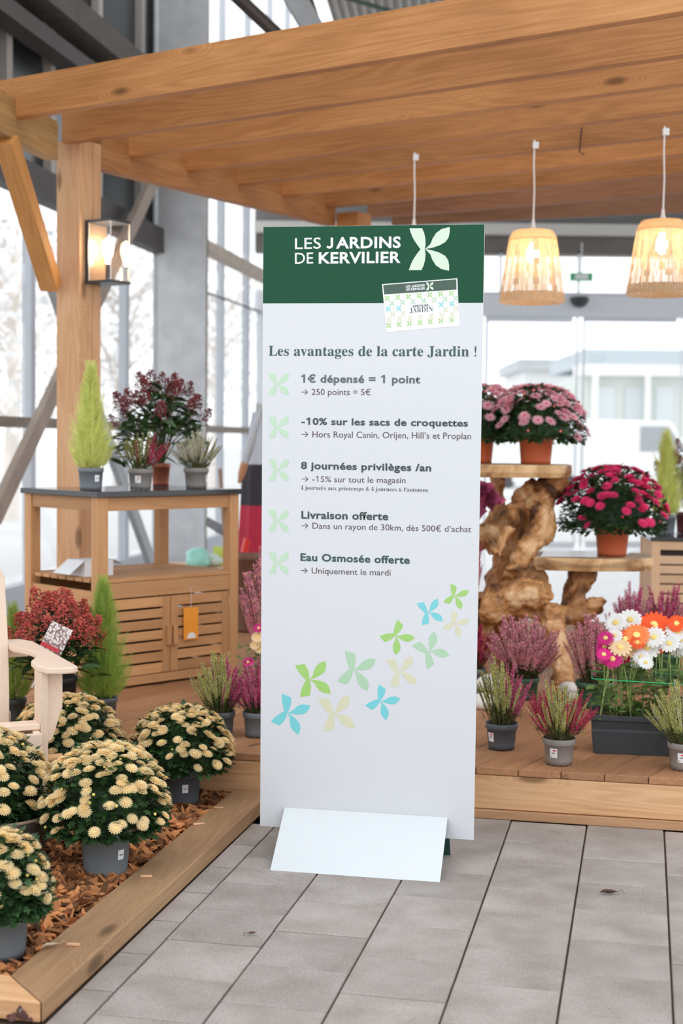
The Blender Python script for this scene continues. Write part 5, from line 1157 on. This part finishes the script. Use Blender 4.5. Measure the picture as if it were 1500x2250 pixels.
# ------------------------------------------------------------ things standing between cabinet and sign
def bq(px, py, Y): return ony(px, py, Y)
us = V((gp(566, 9.6).x, 9.6, 0)); ps_ = thing('closed_parasol', us, 0, 'closed parasol with crimson and black fabric left of the sign', 'parasol')
b = MB(); n = 14
def cone(b, z0, z1, r0_, r1_, i, cx=0):
    m_ = 16; vs = [V((cx+(r_*(1+.18*(j % 2)))*cos(2*pi*j/m_), (r_*(1+.18*(j % 2)))*sin(2*pi*j/m_), z)) for z, r_ in ((z0, r0_), ((z0+z1)/2, (r0_+r1_)/2*1.05), (z1, r1_)) for j in range(m_)]
    b.add(vs, [(k*m_+j, k*m_+(j+1) % m_, (k+1)*m_+(j+1) % m_, (k+1)*m_+j) for k in range(2) for j in range(m_)], i)
zA, zB, zC, zD = bq(566, 1240, 9.6).z, bq(566, 1110, 9.6).z, bq(566, 1020, 9.6).z, bq(566, 905, 9.6).z
cone(b, zA, zB, .115, .105, 0); cone(b, zB, zC, .105, .085, 1); cone(b, zC, zD, .085, .035, 2)
b.put('fabric', [plain('crimson_fabric', (.42, .015, .05), .7), plain('black_fabric', (.03, .025, .035), .7), plain('pale_blue_fabric', (.50, .54, .62), .7)], ps_, WM[ps_.name])
b = MB(); b.tube([(0, 0, DZ+.04), (0, 0, zD+.06)], .018, 10); b.lathe([(.001, DZ+.001), (.20, DZ+.001), (.20, DZ+.04), (.03, DZ+.05)], 20); b.put('pole', STEEL, ps_, WM[ps_.name])
def tool(name, pts, rad, mat, lab, cat):
    b = MB(); b.tube(pts, rad, 8); tag(b.put(name, mat), lab, cat)
b = MB(); a_, c_ = bq(556, 960, 9.3), bq(530, 1055, 9.3); gt = V((bq(545, 900, 9.3).x, 9.3, 0))
th = thing('hand_saw', bq(540, 1000, 9.2), 0, 'grey blade with wooden handle hanging left of the sign', 'tool')
b.tube([bq(578, 890, 9.25), bq(548, 985, 9.25), bq(538, 1018, 9.25)], [.012, .03, .028], 6); b.put('blade', plain('saw_blade', (.40, .42, .45), .4, .4), th, None)
b = MB(); b.tube([bq(538, 1016, 9.25), bq(531, 1040, 9.25), bq(525, 1062, 9.25)], [.026, .024, .010], 8); b.put('handle', plain('tool_handle', (.42, .20, .10), .5), th, None)
tool('red_tube', [bq(536, 1215, 9.0), bq(543, 1183, 9.0)], .022, plain('red_plastic', (.80, .04, .03), .3), 'short bright red tube beside the cabinet', 'tube')
# shelf carrying bags
shz = bq(480, 1246, 9.2).z
st_ = thing('low_table', V((bq(480, 1246, 9.3).x, 9.3, 0)), 0, 'low pale table behind the cabinet carrying plastic bags', 'table')
b = MB(); b.box(-.42, -.25, shz-.03, .32, .25, shz); b.put('table_top', W_RCAB, st_, WM[st_.name])
for xx in (-.40, .27):
    for yy in (-.23, .19): b = MB(); b.box(xx, yy, DZ+.001, xx+.04, yy+.04, shz-.03); b.put('leg', W_RCAB, st_, WM[st_.name])
def blob(name, px, py, Y, rx, ry, rz_, mat, lab, cat, seed):
    p_ = bq(px, py, Y); b = MB(); n = 18; prof = [(sin(pi*k/10)+.001, -cos(pi*k/10)) for k in range(11)]; b.lathe(prof, n)
    for v in b.v:
        f = 1+.45*noise.noise(v*1.7+V((seed, 0, 0))); v.x *= rx*f; v.y *= ry*f; v.z = max(-.85, v.z)*rz_*(1+.25*noise.noise(v*3))
    tag(b.put(name, mat, None, M.Translation((p_.x, p_.y, shz+rz_*.86)), smooth=True), lab, cat)
blob('plastic_bag', 432, 1230, 9.15, .085, .07, .07, plain('teal_bag', (.30, .68, .60), .3, 0, .1), 'crumpled teal plastic bag behind the cabinet', 'bag', 3)
blob('plastic_bag', 466, 1238, 9.25, .07, .06, .045, plain('pale_bag', (.62, .78, .72), .3), 'pale mint crumpled bag right of the teal bag', 'bag', 8)
p_ = bq(484, 1195, 9.35); b = MB(); b.box(-.055, -.02, 0, .055, .02, .12); tag(b.put('seed_box', plain('lime_box', (.50, .60, .12), .5), None, M.Translation((p_.x, p_.y, shz)) @ M.Rotation(.1, 4, 'Y'), bevel=.004), 'small lime green box standing behind the teal bag', 'box')
bs = V((bq(490, 1150, 9.75).x, 9.75, 0)); br = thing('dustpan', bs, 0, 'grey long handled dustpan behind the cabinet', 'tool')
b = MB(); b.tube([bq(492, 1155, 9.75)-bs, bq(483, 1030, 9.75)-bs], .014, 8); b.put('handle', plain('brown_handle', (.45, .30, .22), .5), br, WM[br.name])
b = MB(); a_ = bq(452, 1150, 9.7)-bs; c_ = bq(500, 1178, 9.7)-bs; b.add([a_, c_, c_+V((0, .12, .04)), a_+V((0, .12, .04)), a_-V((0, 0, .015)), c_-V((0, 0, .02)), c_+V((0, .12, .02)), a_+V((0, .12, .02))], BF); b.put('pan', plain('grey_plastic', (.22, .24, .26), .4), br, WM[br.name])
b = MB(); b.tube([V((0, 0, DZ)), bq(492, 1155, 9.75)-bs], .012, 8); b.put('stand_rod', STEEL, br, WM[br.name])
p_ = V((bq(543, 1225, 8.6).x, 8.6, 0)); zt_ = bq(543, 1216, 8.6).z
tag(pot_mesh(.085, .065, zt_-DZ, .02).put('brown_planter', plain('brown_ceramic', (.20, .10, .07), .5), None, M.Translation((p_.x, p_.y, DZ)), smooth=True), 'tall brown planter between cabinet and sign behind the pink heather', 'planter')

# ------------------------------------------------------------ outside: buildings, vans and trees seen through the glass
def far(name, x0, y0, x1, y1, Y, dp, mat, par):
    a_ = ony(x0, y1, Y); c_ = ony(x1, y0, Y); b = MB(); b.box(a_.x, Y, a_.z, c_.x, Y+dp, c_.z); return b.put(name, mat, par)
fb = thing('shop_building', (6, 60, -.045), 0, 'pale flat roofed building across the street seen through the right door', 'building')
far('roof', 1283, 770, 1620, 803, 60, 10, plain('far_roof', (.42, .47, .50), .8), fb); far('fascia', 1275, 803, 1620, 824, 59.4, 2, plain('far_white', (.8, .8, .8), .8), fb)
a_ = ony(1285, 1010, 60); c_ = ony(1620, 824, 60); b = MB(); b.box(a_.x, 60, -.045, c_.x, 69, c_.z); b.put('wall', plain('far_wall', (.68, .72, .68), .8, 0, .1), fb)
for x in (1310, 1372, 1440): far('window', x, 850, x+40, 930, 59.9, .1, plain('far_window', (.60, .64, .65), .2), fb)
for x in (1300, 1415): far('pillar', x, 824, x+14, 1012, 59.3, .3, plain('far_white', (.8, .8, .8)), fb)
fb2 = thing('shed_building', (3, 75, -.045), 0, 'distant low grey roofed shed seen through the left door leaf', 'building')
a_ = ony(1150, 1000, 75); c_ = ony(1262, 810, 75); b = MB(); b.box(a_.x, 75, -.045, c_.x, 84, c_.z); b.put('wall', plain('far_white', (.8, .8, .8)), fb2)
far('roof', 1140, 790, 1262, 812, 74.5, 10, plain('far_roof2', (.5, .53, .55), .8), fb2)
def van(px, Y, s, lab, rz):
    g_ = gp(px, Y); v_ = thing('delivery_van', V((g_.x, Y, -.045)), rz, lab, 'van'); mw = WM[v_.name]
    b = MB(); prof = [(-2.4, .35), (2.4, .35), (2.45, 1.0), (1.75, 1.15), (1.2, 1.95), (-2.3, 2.0), (-2.4, 1.2)]; n = len(prof)
    b.add([(x*s, -.9*s, z*s) for x, z in prof]+[(x*s, .9*s, z*s) for x, z in prof], [tuple(range(n)), tuple(range(n, 2*n))[::-1]]+[(i, n+i, n+(i+1) % n, (i+1) % n) for i in range(n)]); b.put('body', plain('van_white', (.8, .8, .8), .3, 0, .02), v_, mw, bevel=.06)
    b = MB(); b.add([(x*s, -.91*s, z*s) for x, z in ((.4, 1.2), (1.55, 1.2), (1.12, 1.82), (.4, 1.82))], [(0, 1, 2, 3)]); b.put('side_window', plain('van_glass', (.30, .32, .34), .1), v_, mw)
    for xx in (-1.5, 1.5):
        b = MB(); b.tube([(xx*s, -.92*s, .34*s), (xx*s, -.7*s, .34*s)], .33*s, 16); b.put('wheel', plain('tyre', (.05, .05, .05), .8), v_, mw)
van(1345, 36, 1.0, 'white van parked outside behind the right door leaf', .1); van(1215, 44, 1.0, 'white van parked outside behind the left door leaf', -.05)
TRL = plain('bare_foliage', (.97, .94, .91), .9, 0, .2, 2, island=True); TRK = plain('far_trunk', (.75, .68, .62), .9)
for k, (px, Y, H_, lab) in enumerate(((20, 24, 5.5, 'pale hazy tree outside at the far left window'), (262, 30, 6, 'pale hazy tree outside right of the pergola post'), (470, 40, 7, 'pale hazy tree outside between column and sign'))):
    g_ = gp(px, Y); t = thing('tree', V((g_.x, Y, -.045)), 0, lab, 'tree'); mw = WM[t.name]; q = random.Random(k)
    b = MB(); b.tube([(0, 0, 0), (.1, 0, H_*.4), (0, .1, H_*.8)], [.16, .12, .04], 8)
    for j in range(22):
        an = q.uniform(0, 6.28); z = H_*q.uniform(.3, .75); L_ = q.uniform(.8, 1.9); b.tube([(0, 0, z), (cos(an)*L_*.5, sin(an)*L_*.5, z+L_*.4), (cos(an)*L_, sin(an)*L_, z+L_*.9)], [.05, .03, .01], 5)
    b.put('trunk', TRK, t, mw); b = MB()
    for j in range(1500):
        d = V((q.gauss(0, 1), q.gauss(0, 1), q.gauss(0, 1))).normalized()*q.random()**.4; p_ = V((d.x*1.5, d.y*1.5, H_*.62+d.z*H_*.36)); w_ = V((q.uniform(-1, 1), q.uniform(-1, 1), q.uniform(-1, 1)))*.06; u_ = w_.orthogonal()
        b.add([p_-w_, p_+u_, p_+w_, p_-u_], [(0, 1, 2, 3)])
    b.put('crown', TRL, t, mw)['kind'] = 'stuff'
